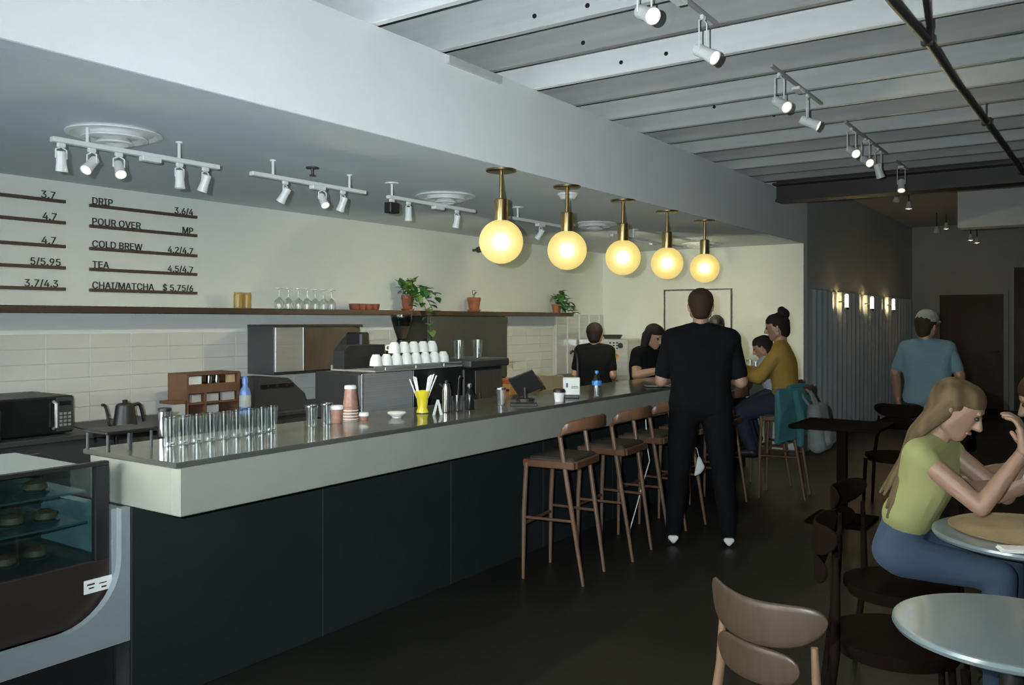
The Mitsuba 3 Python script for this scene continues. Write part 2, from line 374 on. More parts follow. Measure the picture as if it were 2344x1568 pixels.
gp = Polygon([(1.872, 0.8145), (1.909, 0.8145), (1.909, 0.29), (-1.2, 0.29), (-1.2, 0.385), (1.632, 0.385)] +
             [(1.632 + 0.24 * math.sin(a), 0.625 - 0.24 * math.cos(a)) for a in np.linspace(0.1, math.pi / 2, 10)])
# ------------------------------------------------------------------ pastry case at the near end of the bar
case = thing('pastry_case', 'glass pastry display case with a white curved frame at the near end of the bar', 'display case')
obj('frame', remap(prism(gp, 0.035), (0, 1, 0), (0, 0, 1), (1, 0, 0), (-3.19, 0, 0)), 'm_case_frame', case, label='white curved frame')
obj('gable', box(-3.75, -3.191, 1.86, 1.905, 0.29, 0.81), 'm_case_frame', case)
obj('plinth', box(-3.72, -3.26, -1.2, 1.9, 0.0, 0.289), 'm_black', case)
obj('lower_front', box(-3.23, -3.204, -1.2, 1.85, 0.386, 0.62, 0.002), 'm_case_base', case, label='dark brown lower panel')
obj('deck', box(-3.74, -3.231, -1.2, 1.855, 0.386, 0.62), 'm_case_dark', case)
obj('post', box(-3.24, -3.205, 1.80, 1.85, 0.621, 0.984), 'm_black', case, label='black corner post')
obj('glass_front', quad((-3.22, -1.2, 0.621), (-3.22, 1.8, 0.621), (-3.22, 1.8, 0.985), (-3.22, -1.2, 0.985)), 'm_pane', case, label='tinted front pane')
obj('top_rail', box(-3.235, -3.205, -1.2, 1.85, 0.985, 1.0), 'm_black', case)
obj('top_panel', box(-3.74, -3.236, -1.2, 1.75, 0.98, 0.998, 0.003), 'm_table', case, label='pale top surface')
obj('back_panel', box(-3.76, -3.745, -1.2, 1.855, 0.386, 0.98), 'm_case_dark', case)
for z in (0.76, 0.88):
    obj('shelf', box(-3.73, -3.26, -1.2, 1.79, z, z + 0.008), 'm_teal_metal', case)
for z, y, lab in ((0.622, 1.55, 'round bun on the floor of the pastry case, left one'), (0.622, 1.68, 'round bun on the floor of the pastry case, right one'), (0.769, 1.42, 'small loaf on the lower shelf of the pastry case, left of three'), (0.769, 1.58, 'small loaf on the lower shelf of the pastry case, middle of three'),
                  (0.769, 1.70, 'small loaf on the lower shelf of the pastry case, right of three'), (0.889, 1.50, 'flat cake on the upper shelf of the pastry case, left one'), (0.889, 1.66, 'flat cake on the upper shelf of the pastry case, right one')):
    t = thing('pastry', lab, 'pastry', 'pastries in the display case')
    x = -3.36 - 0.08 * RNG.random()
    obj('crust', lathe([(0, 0.003), (0.03, 0.003), (0.045, 0.014), (0.04, 0.035), (0.02, 0.045), (0, 0.047)], 14, (x, y, z)), 'm_pastry', t, smooth=40)
    obj('paper_liner', lathe([(0, 0.0005), (0.05, 0.0005), (0.052, 0.004), (0, 0.0025)], 14, (x, y, z)), 'm_teal_metal', t)
p0, p1 = at(192, 1345, X=-3.203), at(257, 1336, X=-3.203)
sg = thing('paper_sign', 'small white paper sign stuck on the dark lower panel of the pastry case', 'sign')
cz = EYE - at(225, 1338, X=-3.2)[2]
pc = at(225, 1338, X=-3.2025)
obj('card', cbox(pc, (0.002, abs(p1[1] - p0[1]), 0.052)), 'm_paper', sg)
for (dy, dz, w, h) in ((-0.03, 0.008, 0.03, 0.006), (-0.028, -0.006, 0.02, 0.005), (0.018, 0.004, 0.03, 0.004), (0.022, -0.012, 0.02, 0.006)):
    obj('ink_mark', cbox(pc + (0.0014, dy, dz), (0.001, w, h)), 'm_letters', sg)

# work counter behind the bar and the back counter on the wall
wc = thing('work_counter', 'low dark work counter behind the bar carrying the espresso machine', 'counter')
obj('top', box(-4.02, BX0 - 0.005, 2.9, 7.0, 0.88, 0.91, 0.003), 'm_charcoal', wc)
obj('base', box(-3.98, BX0 - 0.02, 2.95, 6.95, 0.0, 0.879), 'm_charcoal', wc)
bc = thing('back_counter', 'dark back counter running along the tiled left wall', 'counter')
obj('top', box(XW + 0.014, -4.93, 0.2, 9.3, 0.85, 0.88, 0.003), 'm_charcoal', bc)
for y in np.arange(0.2, 9.2, 0.9):
    obj('cabinet_door', box(-4.975, -4.955, y + 0.005, y + 0.895, 0.1, 0.849, 0.003), 'm_charcoal', bc)
obj('carcass', box(XW + 0.014, -4.976, 0.2, 9.3, 0.0, 0.849), 'm_black', bc)

# ------------------------------------------------------------------ long shelf
SZ = 1.64
YS1 = at(1313, z=1, X=XW + 0.26)[1]
sh = thing('wall_shelf', 'long dark wood shelf on the left wall under the menu rails', 'shelf')
obj('board', box(XW + 0.001, XW + 0.26, 0.6, YS1, SZ - 0.045, SZ, 0.003), 'm_shelf_wood', sh)

# ------------------------------------------------------------------ globe pendants
GX = -2.97
uv = trimesh.creation.icosphere(subdivisions=4, radius=0.132)
uv.vertices *= 1.0
GLOBE = mikit.ply(uv, 'm_opal', smooth=True)
BULB = mikit.ply(trimesh.creation.icosphere(subdivisions=2, radius=0.042), 'm_paper', smooth=True)
NTH = ['nearest', 'second nearest', 'middle', 'second farthest', 'farthest']
for k, px in enumerate((1147, 1298, 1426, 1527, 1613)):
    y = at(px, z=1, X=GX)[1]
    t = thing('globe_pendant', f'glowing globe pendant lamp on a brass stem over the bar, {NTH[k]} of the five', 'pendant lamp', 'globe pendants over the bar')
    o = (GX, y, 0)
    obj('canopy', lathe([(0, ZC - 0.014), (0.085, ZC - 0.014), (0.092, ZC - 0.010), (0.092, ZC), (0, ZC)], 28, o), 'm_brass_dark', t, smooth=40)
    obj('stem', cyl(0.011, 2.27, ZC - 0.014, o, 12), 'm_brass', t, smooth=40)
    obj('socket_cup', lathe([(0, 2.135), (0.040, 2.135), (0.042, 2.14), (0.042, 2.268), (0.038, 2.275), (0, 2.275)], 24, o), 'm_brass', t, smooth=40)
    obj('globe', GLOBE, None, t, M=T().translate([GX, y, 2.02]), emitter=lamp((0.36, 0.29, 0.085), 3.0))
    obj('bulb', BULB, None, t, M=T().translate([GX, y, 2.02]), emitter=lamp((10.0, 8.6, 4.6)))

# ------------------------------------------------------------------ ceiling diffusers, sprinkler, detector
for k, px in enumerate((262, 1020, 1360, 1602)):
    y = at(px, z=1, X=-3.9)[1]
    t = thing('ceiling_vent', f"round white ceiling air vent, {('nearest to the camera above the menu', 'second one, by the middle of the bar', 'third one, behind the globe lamps', 'farthest one near the back wall')[k]}", 'air vent')
    o = (-3.9, y, 0)
    for j, (r, z) in enumerate(((0.215, ZC - 0.012), (0.15, ZC - 0.035), (0.085, ZC - 0.055))):
        obj('cone_ring', lathe([(r - 0.045, z + 0.012), (r - 0.02, z - 0.006), (r, z - 0.002), (r, z + 0.004), (r - 0.03, z + 0.03)], 32, o), 'm_white_plastic', t, smooth=40)
    obj('neck', lathe([(0.0, ZC - 0.03), (0.11, ZC - 0.022), (0.19, ZC - 0.001), (0, ZC)], 24, o), 'm_white_plastic', t, smooth=40)
pS = at(715, 383, z=ZC)
t = thing('sprinkler_head', 'dark fire sprinkler head on the bar ceiling above the second track', 'sprinkler')
obj('escutcheon', cyl(0.038, ZC - 0.008, ZC, (pS[0], pS[1], 0), 16), 'm_dark_steel', t)
obj('nozzle', lathe([(0, ZC - 0.05), (0.018, ZC - 0.05), (0.018, ZC - 0.046), (0.006, ZC - 0.04), (0.010, ZC - 0.008), (0, ZC - 0.008)], 12, (pS[0], pS[1], 0)), 'm_dark_steel', t)
pD = at(1300, 443, z=ZC)
t = thing('smoke_detector', 'round white smoke detector on the ceiling behind the second globe lamp', 'smoke detector')
obj('body', lathe([(0, ZC - 0.045), (0.05, ZC - 0.042), (0.062, ZC - 0.02), (0.075, ZC - 0.012), (0.075, ZC), (0, ZC)], 20, (pD[0], pD[1], 0)), 'm_white_plastic', t, smooth=40)
obj('sensor', lathe([(0, ZC - 0.085), (0.012, ZC - 0.08), (0.016, ZC - 0.045), (0, ZC - 0.045)], 12, (pD[0], pD[1], 0)), 'm_white_plastic', t, smooth=40)
pC = at(1083, 573, X=XW)
t = thing('security_camera', 'small dark camera high on the left wall beside the nearest globe lamp', 'security camera')
obj('mount', tube([(XW, pC[1], pC[2]), (XW + 0.07, pC[1], pC[2])], 0.014), 'm_dark_steel', t)
obj('housing', rot(cyl(0.032, 0, 0.11, seg=14), [0, 1, 0], 80).apply_translation((XW + 0.06, pC[1], pC[2])), 'm_dark_steel', t, smooth=40)

# ------------------------------------------------------------------ track lights
CAN = lathe([(0, 0.0), (0.026, 0.0), (0.030, 0.006), (0.030, 0.07), (0.036, 0.12), (0.036, 0.125), (0.031, 0.122), (0.031, 0.112), (0, 0.112)], 18)
LENS = lathe([(0, 0.113), (0.0305, 0.113), (0.0305, 0.121), (0, 0.123)], 18)
def head(track, base, aim, on, label, group, m='m_white_metal', drop=0.05, power=0.0, k=0.72):
    """A track spot: adapter at base (on the track's underside), a two-armed yoke, a can that points along aim."""
    t = thing('spot_head', label, 'spotlight', group)
    b = np.array(base, float)
    obj('adapter', cbox(b - (0, 0, 0.010), (0.018, 0.036, 0.020), 0.003), m, t)
    aim = np.array(aim, float) / np.linalg.norm(aim)
    side = np.cross(aim, [0, 0, 1.0]) if abs(aim[2]) < 0.98 else np.array([0.0, 1.0, 0.0])
    side /= np.linalg.norm(side)
    piv = b - (0, 0, 0.020 + drop)
    arms = [tube([b - (0, 0, 0.018), b - (0, 0, 0.030) + s * side * 0.034 * k, piv + s * side * 0.034 * k], 0.0038, 6) for s in (-1, 1)]
    obj('yoke', cat_(arms), m, t)
    up = np.cross(side, aim)
    M = np.eye(4)
    M[:3, 0], M[:3, 1], M[:3, 2], M[:3, 3] = up * k, side * k, aim * k, piv - aim * 0.045 * k
    if np.linalg.det(M) < 0: M[:3, 0] *= -1
    can, lens = CAN.copy(), LENS.copy()
    can.apply_transform(M)
    lens.apply_transform(M)
    c = obj('can', can, m, t, smooth=40)
    if on:
        obj('lens', lens, 'm_unlit_lens', c, emitter=lamp((2.6, 1.75, 0.85)))
        if power:
            q = piv + aim * 0.09
            scene[key_for('spot_beam')] = {'type': 'spot', 'sampling_weight': 0.8, 'intensity': {'type': 'rgb', 'value': [power, power * 0.9, power * 0.54]}, 'cutoff_angle': 75.0, 'beam_width': 8.0,
                                           'to_world': T().look_at(origin=q.tolist(), target=(q + aim).tolist(), up=[0.1, 0.9, 0.3])}
    else:
        obj('lens', lens, 'm_unlit_lens', c)
TX, TZ = -3.84, 2.355
def track(px0, px1, X, z, label, stems, m='m_white_metal', top=ZC):
    y0, y1 = at(px0, z=1, X=X)[1], at(px1, z=1, X=X)[1]
    t = thing('light_track', label, 'track')
    obj('rail', box(X - 0.017, X + 0.017, y0, y1, z - 0.011, z + 0.011, 0.002), m, t)
    for px in stems:
        y = at(px, z=1, X=X)[1]
        obj('stem', cyl(0.008, z + 0.011, top - 0.008, (X, y, 0), 8), m, t)
        obj('canopy', cyl(0.045 if len(stems) == 1 else 0.018, top - 0.008, top, (X, y, 0), 16), m, t)
    obj('feed_box', cbox((X, y0 + 0.55 * (y1 - y0), z - 0.018), (0.04, 0.10, 0.026), 0.003), m, t)
    return t
track(118, 500, TX, TZ, 'white light track with five spots, above the menu rails', (200, 410))
track(575, 835, TX, TZ, 'white light track with three spots, second along the bar ceiling', (625, 800))
track(888, 1085, TX, TZ, 'white light track with two slim spots on a stem, third along the bar ceiling', (897,))
track(1165, 1290, TX, TZ, 'white light track with one spot, seen between the first globe lamps', (1185,))
track(1400, 1560, TX, TZ, 'white light track with two lit spots behind the far globe lamps', (1450,))
BH = [(140, (-0.12, 0.1, -1), 0, 'unlit white spot head at the near end of the menu track'), (210, (0.35, -0.75, -0.75), 1, 'lit white spot head tilted to the left on the menu track'),
      (272, (0.75, -0.25, -0.75), 1, 'lit white spot head tilted to the right on the menu track'), (411, (0.0, 0.05, -1), 0, 'unlit white spot head hanging straight on the menu track'),
      (470, (-0.35, -0.1, -0.9), 0, 'unlit white spot head tilted at the far end of the menu track'), (653, (-0.5, -0.2, -0.85), 1, 'white spot head at the near end of the second track'),
      (738, (0.7, -0.2, -0.8), 1, 'lit white spot head in the middle of the second track'), (785, (-0.35, -0.1, -0.9), 0, 'unlit white spot head at the far end of the second track'),
      (935, (0, 0, -1), 0, 'first slim white spot head on the third track'), (1046, (-0.25, 0, -1), 0, 'second slim white spot head on the third track'),
      (1238, (-0.6, 0.0, -0.75), 1, 'small spot head on the track between the first two globe lamps'),
      (1424, (-0.5, 0.75, -0.6), 1, 'lit spot head hidden behind the middle globe lamp'), (1526, (0.15, 0.9, -0.5), 1, 'lit spot head hidden behind the second farthest globe lamp')]
for px, aim, on, lab in BH:
    y = at(px, z=1, X=TX)[1]
    head(None, (TX, y, TZ - 0.0115), aim, on, lab, 'spots on the bar ceiling tracks', power={653: 2.5, 1238: 9.0, 738: 3.0, 1424: 6.0, 1526: 4.2}.get(px, 1.0) if on else 0)
# warm beams of the wall-washing heads
y = at(897, z=1, X=TX)[1]
t = thing('track_transformer', 'small black box hanging under the near end of the third track', 'light box')
obj('box', cbox((TX, y, TZ - 0.07), (0.06, 0.09, 0.07), 0.006), 'm_black', t)
obj('clip', cbox((TX, y, TZ - 0.022), (0.02, 0.03, 0.022)), 'm_white_metal', t)

JX = -1.53
JT = ZJ - 0.014
def jtrack(px0, px1, label):
    y0, y1 = at(px0, z=1, X=JX)[1], at(px1, z=1, X=JX)[1]
    t = thing('light_track', label, 'track')
    obj('rail', box(JX - 0.010, JX + 0.010, y0, y1, ZJ - 0.018, ZJ - 0.0005, 0.002), 'm_joist_dim', t)
    obj('feed_box', cbox((JX, (y0 + y1) / 2, ZJ - 0.034), (0.05, 0.12, 0.02), 0.003), 'm_white_metal', t)
jtrack(1440, 1640, 'dark light track under the nearest joists, with two spots')
jtrack(1765, 1880, 'dark light track under the joists, second from the camera')
jtrack(1935, 2030, 'dark light track under the joists, third from the camera')
jtrack(2050, 2078, 'short dark light track just before the steel beam')
for px, aim, on, lab in ((1475, (0.8, -0.55, -0.5), 1, 'lit spot head closest to the camera under the joists'), (1609, (0.85, -0.15, -0.55), 1, 'spot head at the far end of the nearest joist track'),
                         (1784, (0.75, -0.5, -0.55), 1, 'lit spot head at the near end of the second joist track'), (1848, (0.9, 0.12, -0.45), 1, 'half lit spot head at the far end of the second joist track'),
                         (1949, (0.65, -0.75, -0.5), 1, 'first of two bright spot heads on the third joist track'), (1981, (0.65, -0.75, -0.5), 1, 'second of two bright spot heads on the third joist track'),
                         (2010, (0.2, 0.3, -0.9), 0, 'unlit spot head at the far end of the third joist track'), (2063, (0.1, -0.5, -0.85), 1, 'wide lit spot head just before the steel beam')):
    y = at(px, z=1, X=JX)[1]
    head(None, (JX, y, ZJ - 0.019), aim, on, lab, 'spots under the joists', k=0.95, drop=0.15, power=1.0 if on else 0)
# lamps hanging beyond the beam
for px, py, on, lab in ((2052, 462, 0, 'dim lamp hanging beyond the steel beam, nearer of the pair by the bright one'), (2080, 478, 1, 'small lit lamp beyond the steel beam, lower of the pair'), (2144, 533, 0, 'unlit small lamp left of the pale bulkhead'),
                        (2166, 524, 1, 'small lit lamp just left of the pale bulkhead'), (2222, 550, 1, 'upper of two orange lit lamps under the pale bulkhead'), (2236, 556, 1, 'lower of two orange lit lamps under the pale bulkhead')):
    d = {2052: 11.2, 2080: 11.6, 2144: 13.5, 2166: 13.6, 2222: 13.9, 2236: 14.3}[px]
    p = at(px, py, d=d)
    t = thing('hanging_spot', lab, 'lamp')
    obj('rod', cyl(0.007, p[2] + 0.10, ZD, (p[0], p[1], 0), 8), 'm_charcoal', t)
    obj('shade', lathe([(0.0, 0.10), (0.02, 0.10), (0.045, 0.0), (0.043, 0.0), (0.018, 0.095), (0, 0.095)][::-1], 14, p), 'm_white_metal', t, smooth=40)
    obj('bulb', mv(trimesh.creation.icosphere(subdivisions=2, radius=0.030), p + (0, 0, 0.02)), 'm_paper', t, smooth=True, **({'emitter': lamp((6.0, 3.6, 1.5))} if on else {}))

# conduit pipe under the joists at the right
pp = [at(px, py, z=2.9) for px, py in ((2044, 2), (2124, 92), (2191, 190), (2258, 278), (2302, 338), (2340, 392))]
t = thing('conduit_pipe', 'dark pipe running diagonally under the joists at the right', 'pipe')
d_ = (pp[-1] - pp[0]) / np.linalg.norm(pp[-1] - pp[0])
obj('pipe', tube([pp[0] - d_ * 2.5] + pp + [pp[-1] + d_ * 1.2], 0.022, 10), 'm_dark_steel', t, smooth=40)
for s in (1, 3, 5):
    obj('hanger', cat_([cyl(0.005, 2.92, ZJ + 0.1, (pp[s][0], pp[s][1], 0), 6), cbox(pp[s], (0.06, 0.03, 0.05), 0.005)]), 'm_dark_steel', t)
q = at(2124, 92, z=2.9)
obj('branch', tube([q, at(2128, 60, z=2.93), at(2116, -30, z=2.94)], 0.015, 8), 'm_dark_steel', t, smooth=40)

# wall sconces on the corridor wall
for k, (px, lab) in enumerate(((1938, 'nearest'), (1996, 'middle'), (2045, 'farthest'))):
    p = at(px, 692 + 3 * k, X=XS + 0.13)
    t = thing('wall_sconce', f'glowing tube sconce on the corrugated corridor wall, {lab} of three', 'wall lamp', 'tube sconces in the corridor')
    obj('bracket', tube([(XS + 0.03, p[1], 1.79), (p[0], p[1], 1.79), (p[0], p[1], 1.705)], 0.008), 'm_dark_steel', t)
    obj('base_cup', cyl(0.024, 1.69, 1.715, (p[0], p[1], 0), 14), 'm_dark_steel', t)
    obj('tube_bulb', lathe([(0, 1.716), (0.026, 1.716), (0.026, 1.87), (0.015, 1.89), (0, 1.892)], 14, (p[0], p[1], 0)), 'm_paper', t, smooth=40, emitter=lamp((26.0, 18.0, 8.5), 0.6))

# ------------------------------------------------------------------ menu rails and letters
def lettering(txt, h, y, z):
    m = meshkit.text_mesh(txt, h, 0.006)
    return remap(m, (0, 1, 0), (0, 0, 1), (1, 0, 0), (XW + 0.006, y, z))
RZ = [EYE + s * 6.74 for s in (0.1147, 0.0943, 0.0721, 0.0516, 0.0311)]
YL, YR = at(207, z=1, X=XW + 0.02)[1], at(452, z=1, X=XW + 0.02)[1]
ROWS = [('DRIP', '3.6/4'), ('POUR OVER', 'MP'), ('COLD BREW', '4.2/4.7'), ('TEA', '4.5/4.7'), ('CHAI/MATCHA', '$ 5.75/6')]
LROWS = ['3.7', '4.7', '4.7', '5/5.95', '3.7/4.3']
def rail(y0, y1, z, left, right, rpos, label):
    t = thing('menu_rail', label, 'menu rail', 'menu rails on the left wall')
    obj('ledge', box(XW + 0.001, XW + 0.022, y0, y1, z - 0.019, z + 0.002, 0.002), 'm_rail_wood', t)
    for s, y, al in ((left, y0 + 0.02, 'l'), (right, rpos, 'r')):
        if not s: continue
        m = lettering(s, 0.045, 0, z + 0.003)
        lo, hi = m.bounds[0][1], m.bounds[1][1]
        m.apply_translation((0, y - (lo if al == 'l' else hi), 0))
        m.merge_vertices()
        for c in sorted(m.split(only_watertight=False), key=lambda c: c.bounds[0][1]): obj('letter', c, 'm_letters', t)
for k in range(5):
    rail(YL, YR, RZ[k], ROWS[k][0], ROWS[k][1], YR - 0.03, f'dark menu rail with black letters {ROWS[k][0]}'.replace('/', ' '))
    ord_ = ('top', 'second', 'third', 'fourth', 'bottom')[k]
    rail(0.9, at(151, z=1, X=XW + 0.02)[1], RZ[k] + (0.004, 0.004, 0, 0, 0)[k], '', LROWS[k], at((125, 128, 126, 137, 131)[k], z=1, X=XW)[1], f'{ord_} menu rail of the column cut by the left edge, price at its end')

# ------------------------------------------------------------------ whiteboard on the back wall
p0, p1 = at(1524, 666, Y=YB), at(1674, 661, Y=YB)
t = thing('whiteboard', 'whiteboard with a thin dark frame on the back wall behind the standing man', 'whiteboard')
wz0 = p0[2] - 0.98
obj('panel', box(p0[0], p1[0], YB - 0.02, YB - 0.002, wz0, p0[2], 0.002), 'm_white_plastic', t)
fr = 0.014
obj('frame', cat_([box(p0[0] - fr, p0[0], YB - 0.03, YB - 0.001, wz0 - fr, p0[2] + fr), box(p1[0], p1[0] + fr, YB - 0.03, YB - 0.001, wz0 - fr, p0[2] + fr),
                   box(p0[0], p1[0], YB - 0.03, YB - 0.001, p0[2], p0[2] + fr), box(p0[0], p1[0], YB - 0.03, YB - 0.001, wz0 - fr, wz0)]), 'm_dark_steel', t)

# ------------------------------------------------------------------ bar stools
def xf(x, y, fx, fy, z=0.0, s=1.0):
    """Places a thing built with +y as its front so that it faces (fx, fy)."""
    n = math.hypot(fx, fy)
    fx, fy = fx / n, fy / n
    return T(np.array([[fy * s, fx * s, 0, x], [-fx * s, fy * s, 0, y], [0, 0, s, z], [0, 0, 0, 1.0]]))

def band(path, h, th, seg_round=3):
    """A bent plank: a flat band of height h and thickness th along a path, thinning towards its ends."""
    p = np.asarray(path, float)
    t = np.gradient(p, axis=0)
    t /= np.linalg.norm(t, axis=1, keepdims=True)
    n = np.cross(t, [0, 0, 1.0])
    n /= np.linalg.norm(n, axis=1, keepdims=True)
    ang = np.arange(12) * 2 * np.pi / 12
    v = []
    for i in range(len(p)):
        hh = h[i] if np.ndim(h) else h
        for a in ang:
            c, s_ = math.cos(a), math.sin(a)
            c, s_ = math.copysign(abs(c) ** 0.45, c), math.copysign(abs(s_) ** 0.6, s_)
            v.append(p[i] + n[i] * c * th / 2 + np.array([0, 0, s_ * hh / 2]))
    k = len(ang)
    v += [p[0], p[-1]]
    f = []
    for i in range(len(p) - 1):
        for j in range(k):
            j2 = (j + 1) % k
            f += [[i * k + j, i * k + j2, (i + 1) * k + j2], [i * k + j, (i + 1) * k + j2, (i + 1) * k + j]]
    for j in range(k):
        j2 = (j + 1) % k
        f += [[len(v) - 2, j2, j], [len(v) - 1, (len(p) - 1) * k + j, (len(p) - 1) * k + j2]]
    m = trimesh.Trimesh(np.array(v), np.array(f), process=False)
    return m

def hlist(n, h, e0, e1=None):
    x = np.linspace(0, 1, n)
    return np.interp(x, [0, 0.18, 0.5, 0.82, 1], [e0, h * 0.85, h, h * 0.85, e1 or e0])

LT = np.array([-.19, -.055, .875]); LF = np.array([-.165, -.195, 0.0])
def mir(p): return np.array([-p[0], p[1], p[2]])
bp_ = curve([LT + (0, 0.0, -0.015), LT + (-.004, -.03, .03), (-.175, -.12, .925), (-.10, -.205, .945), (0, -.232, .95), (.10, -.205, .945), (.175, -.12, .925), mir(LT) + (.004, -.03, .03), mir(LT) + (0, 0, -.015)], 6)
STOOL = [('rear_leg', mikit.ply(tube([LF + (0, 0, 0), LF + (LT - LF) * 0.5, LT], [0.010, 0.0145, 0.0135], 10), 'm_walnut_pale', smooth=40)),
         ('rear_leg', mikit.ply(tube([mir(LF), mir(LF + (LT - LF) * 0.5), mir(LT)], [0.010, 0.0145, 0.0135], 10), 'm_walnut_pale', smooth=40)),
         ('front_leg', mikit.ply(tube([(-.19, .185, 0), (-.19, .18, .4), (-.188, .165, .70)], [0.010, 0.0145, 0.014], 10), 'm_walnut_pale', smooth=40)),
         ('front_leg', mikit.ply(tube([(.19, .185, 0), (.19, .18, .4), (.188, .165, .70)], [0.010, 0.0145, 0.014], 10), 'm_walnut_pale', smooth=40)),
         ('backrest', mikit.ply(band(bp_, hlist(len(bp_), 0.080, 0.026), 0.024), 'm_walnut', smooth=50)),
         ('seat_frame', mikit.ply(cat_([box(-.20, .20, .155, .185, .675, .72, .006), box(-.20, -.172, -.15, .155, .675, .72, .006), box(.172, .20, -.15, .155, .675, .72, .006), box(-.172, .172, -.16, -.135, .675, .72, .006)]), 'm_walnut')),
         ('seat_pad', mikit.ply(box(-.175, .175, -.138, .158, .70, .738, .012), 'm_seat_pad')),
         ('footrest', mikit.ply(tube([(-.19, .182, .33), (.19, .182, .33)], 0.011, 8), 'm_walnut', smooth=40))]
for sx in (-1, 1):
    STOOL.append(('side_rail', mikit.ply(tube([(sx * .19, .182, .37), (sx * .173, -.135, .37)], 0.009, 8), 'm_walnut', smooth=40)))
SNAME = ['closest to the camera', 'second from camera, half hiding a white cable', 'third, just behind the standing man', 'fourth, right of the standing man', 'fifth along the bar', 'sixth, carrying the woman in mustard', 'last at the far bar end']
def stool(x, y, fx, fy, label):
    t = thing('bar_stool', label, 'bar stool', 'bar stools along the counter')
    M = xf(x, y, fx, fy)
    for n, p in STOOL: obj(n, p, None, t, M=M)
for k, (x, y, fx, fy) in enumerate(((-2.713, 4.47, -.99, -.12), (-2.70, 5.10, -.99, -.08), (-2.72, 5.72, -.99, -.05), (-2.68, 6.34, -.99, .04), (-2.70, 6.96, -.99, -.06), (-2.33, 7.58, -.98, -.15), (-2.60, 8.22, -1, 0.05))):
    stool(x, y, fx, fy, f'walnut bar stool with curved low back, {SNAME[k]}')

# ------------------------------------------------------------------ bent plywood chairs, tables
def arc_path(R, a0, a1, z0, zmid, n=26, sq=1.0):
    th = math.radians(a1) * np.sin(np.linspace(-math.pi / 2, math.pi / 2, n))
    return np.stack([R * np.sin(th), -R * np.cos(th) * sq, zmid + (z0 - zmid) * (np.abs(th) / max(abs(th[0]), abs(th[-1]))) ** 2], 1)
def lobe(n, h):
    x = np.sin(np.linspace(-math.pi / 2, math.pi / 2, n))
    return h * np.clip(1 - np.abs(x) ** 3.6, 0, 1) ** 0.5 + 0.003
up, lo = arc_path(0.265, -44, 44, 0.81, 0.78, 48), arc_path(0.262, -30, 30, 0.68, 0.672, 40)
CHAIR = [('top_rail', 'wood', band(up, lobe(len(up), 0.112), 0.014), 50), ('lower_rail', 'wood', band(lo, lobe(len(lo), 0.095), 0.013), 50)]
for sx in (-1, 1):
    CHAIR.append(('rear_leg', 'pale', tube([(sx * .21, -.25, 0), (sx * .185, -.20, .42), (sx * .158, -.195, .60), (sx * .150, -.196, .74)], [0.012, 0.016, 0.013, 0.009], 10), 40))
    CHAIR.append(('front_leg', 'pale', tube([(sx * .205, .22, 0), (sx * .19, .19, .43)], [0.011, 0.015], 10), 40))
sp = affinity.scale(Point(0, 0).buffer(0.225, 24), 1.0, 0.98)
CHAIR += [('seat', 'wood', mv(prism(sp, 0.022), 0, 0, .43), 30), ('seat_rim', 'wood', mv(prism(sp.buffer(-0.02), 0.03), 0, 0, .40), 30)]
def chair_parts(w, p):
    return [(n, mikit.ply(m, {'wood': w, 'pale': p}[k], smooth=s)) for n, k, m, s in CHAIR]
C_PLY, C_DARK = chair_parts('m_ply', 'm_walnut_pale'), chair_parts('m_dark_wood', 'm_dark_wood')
def chair(x, y, fx, fy, label, parts, group=None):
    t = thing('dining_chair', label, 'chair', group)
    for n, p in parts: obj(n, p, None, t, M=xf(x, y, fx, fy))
c1 = at(1712, z=1, d=2.20) + 0.265 * np.array([.37, .93, 0])
chair(c1[0], c1[1], 0.37, 0.93, 'bent plywood chair with rounded back rails in the foreground at the bottom edge', C_PLY)
H7 = np.array([-0.71, 3.875])
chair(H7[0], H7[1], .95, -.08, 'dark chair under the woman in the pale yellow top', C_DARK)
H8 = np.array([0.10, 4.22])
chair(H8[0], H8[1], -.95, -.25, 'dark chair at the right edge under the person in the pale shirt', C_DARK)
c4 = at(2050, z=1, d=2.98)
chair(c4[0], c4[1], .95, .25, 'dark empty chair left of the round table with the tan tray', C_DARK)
TBLTOP = lambda R: lathe([(0, .728), (R - 0.03, .728), (R - 0.006, .738), (R, .748), (R - 0.002, .757), (R - 0.008, .76), (0, .76)], 64)
def round_table(x, y, R, label):
    t = thing('round_table', label, 'table')
    M = T().translate([float(x), float(y), 0])
    obj('tabletop', mikit.ply(TBLTOP(R), 'm_table', smooth=35), None, t, M=M)
    obj('pedestal', mikit.ply(lathe([(0, .03), (.05, .03), (.03, .06), (.03, .70), (.09, .727), (0, .727)], 20), 'm_black', smooth=35), None, t, M=M)
    obj('base_plate', mikit.ply(lathe([(0, 0), (.21, 0), (.21, .008), (.04, .03), (0, .03)], 32), 'm_black', smooth=35), None, t, M=M)
T1 = at(2318, z=1, d=2.2)
round_table(T1[0], T1[1], 0.285, 'round pale grey cafe table at the bottom right corner')
T2 = at(2364, z=1, d=3.15)
round_table(T2[0], T2[1], 0.335, 'round pale grey cafe table in front of the woman in the pale yellow top')
tr = thing('serving_tray', 'tan round tray on the table in front of the woman in yellow', 'tray')
obj('plate', lathe([(0, .7605), (.26, .7605), (.275, .772), (.27, .773), (.255, .765), (0, .765)], 48, (T2[0] - 0.01, T2[1] + 0.035, 0)), 'm_tan_wood', tr, smooth=40)
n0 = at(2322, 1255, z=.775)
nk = thing('paper_napkin', 'folded white paper napkin on the tan tray', 'napkin')
obj('fold', rot(cbox((0, 0, 0), (0.12, 0.07, 0.006), 0.002), [0, 0, 1], 20).apply_translation((n0[0] + .01, n0[1], .769)), 'm_paper', nk)
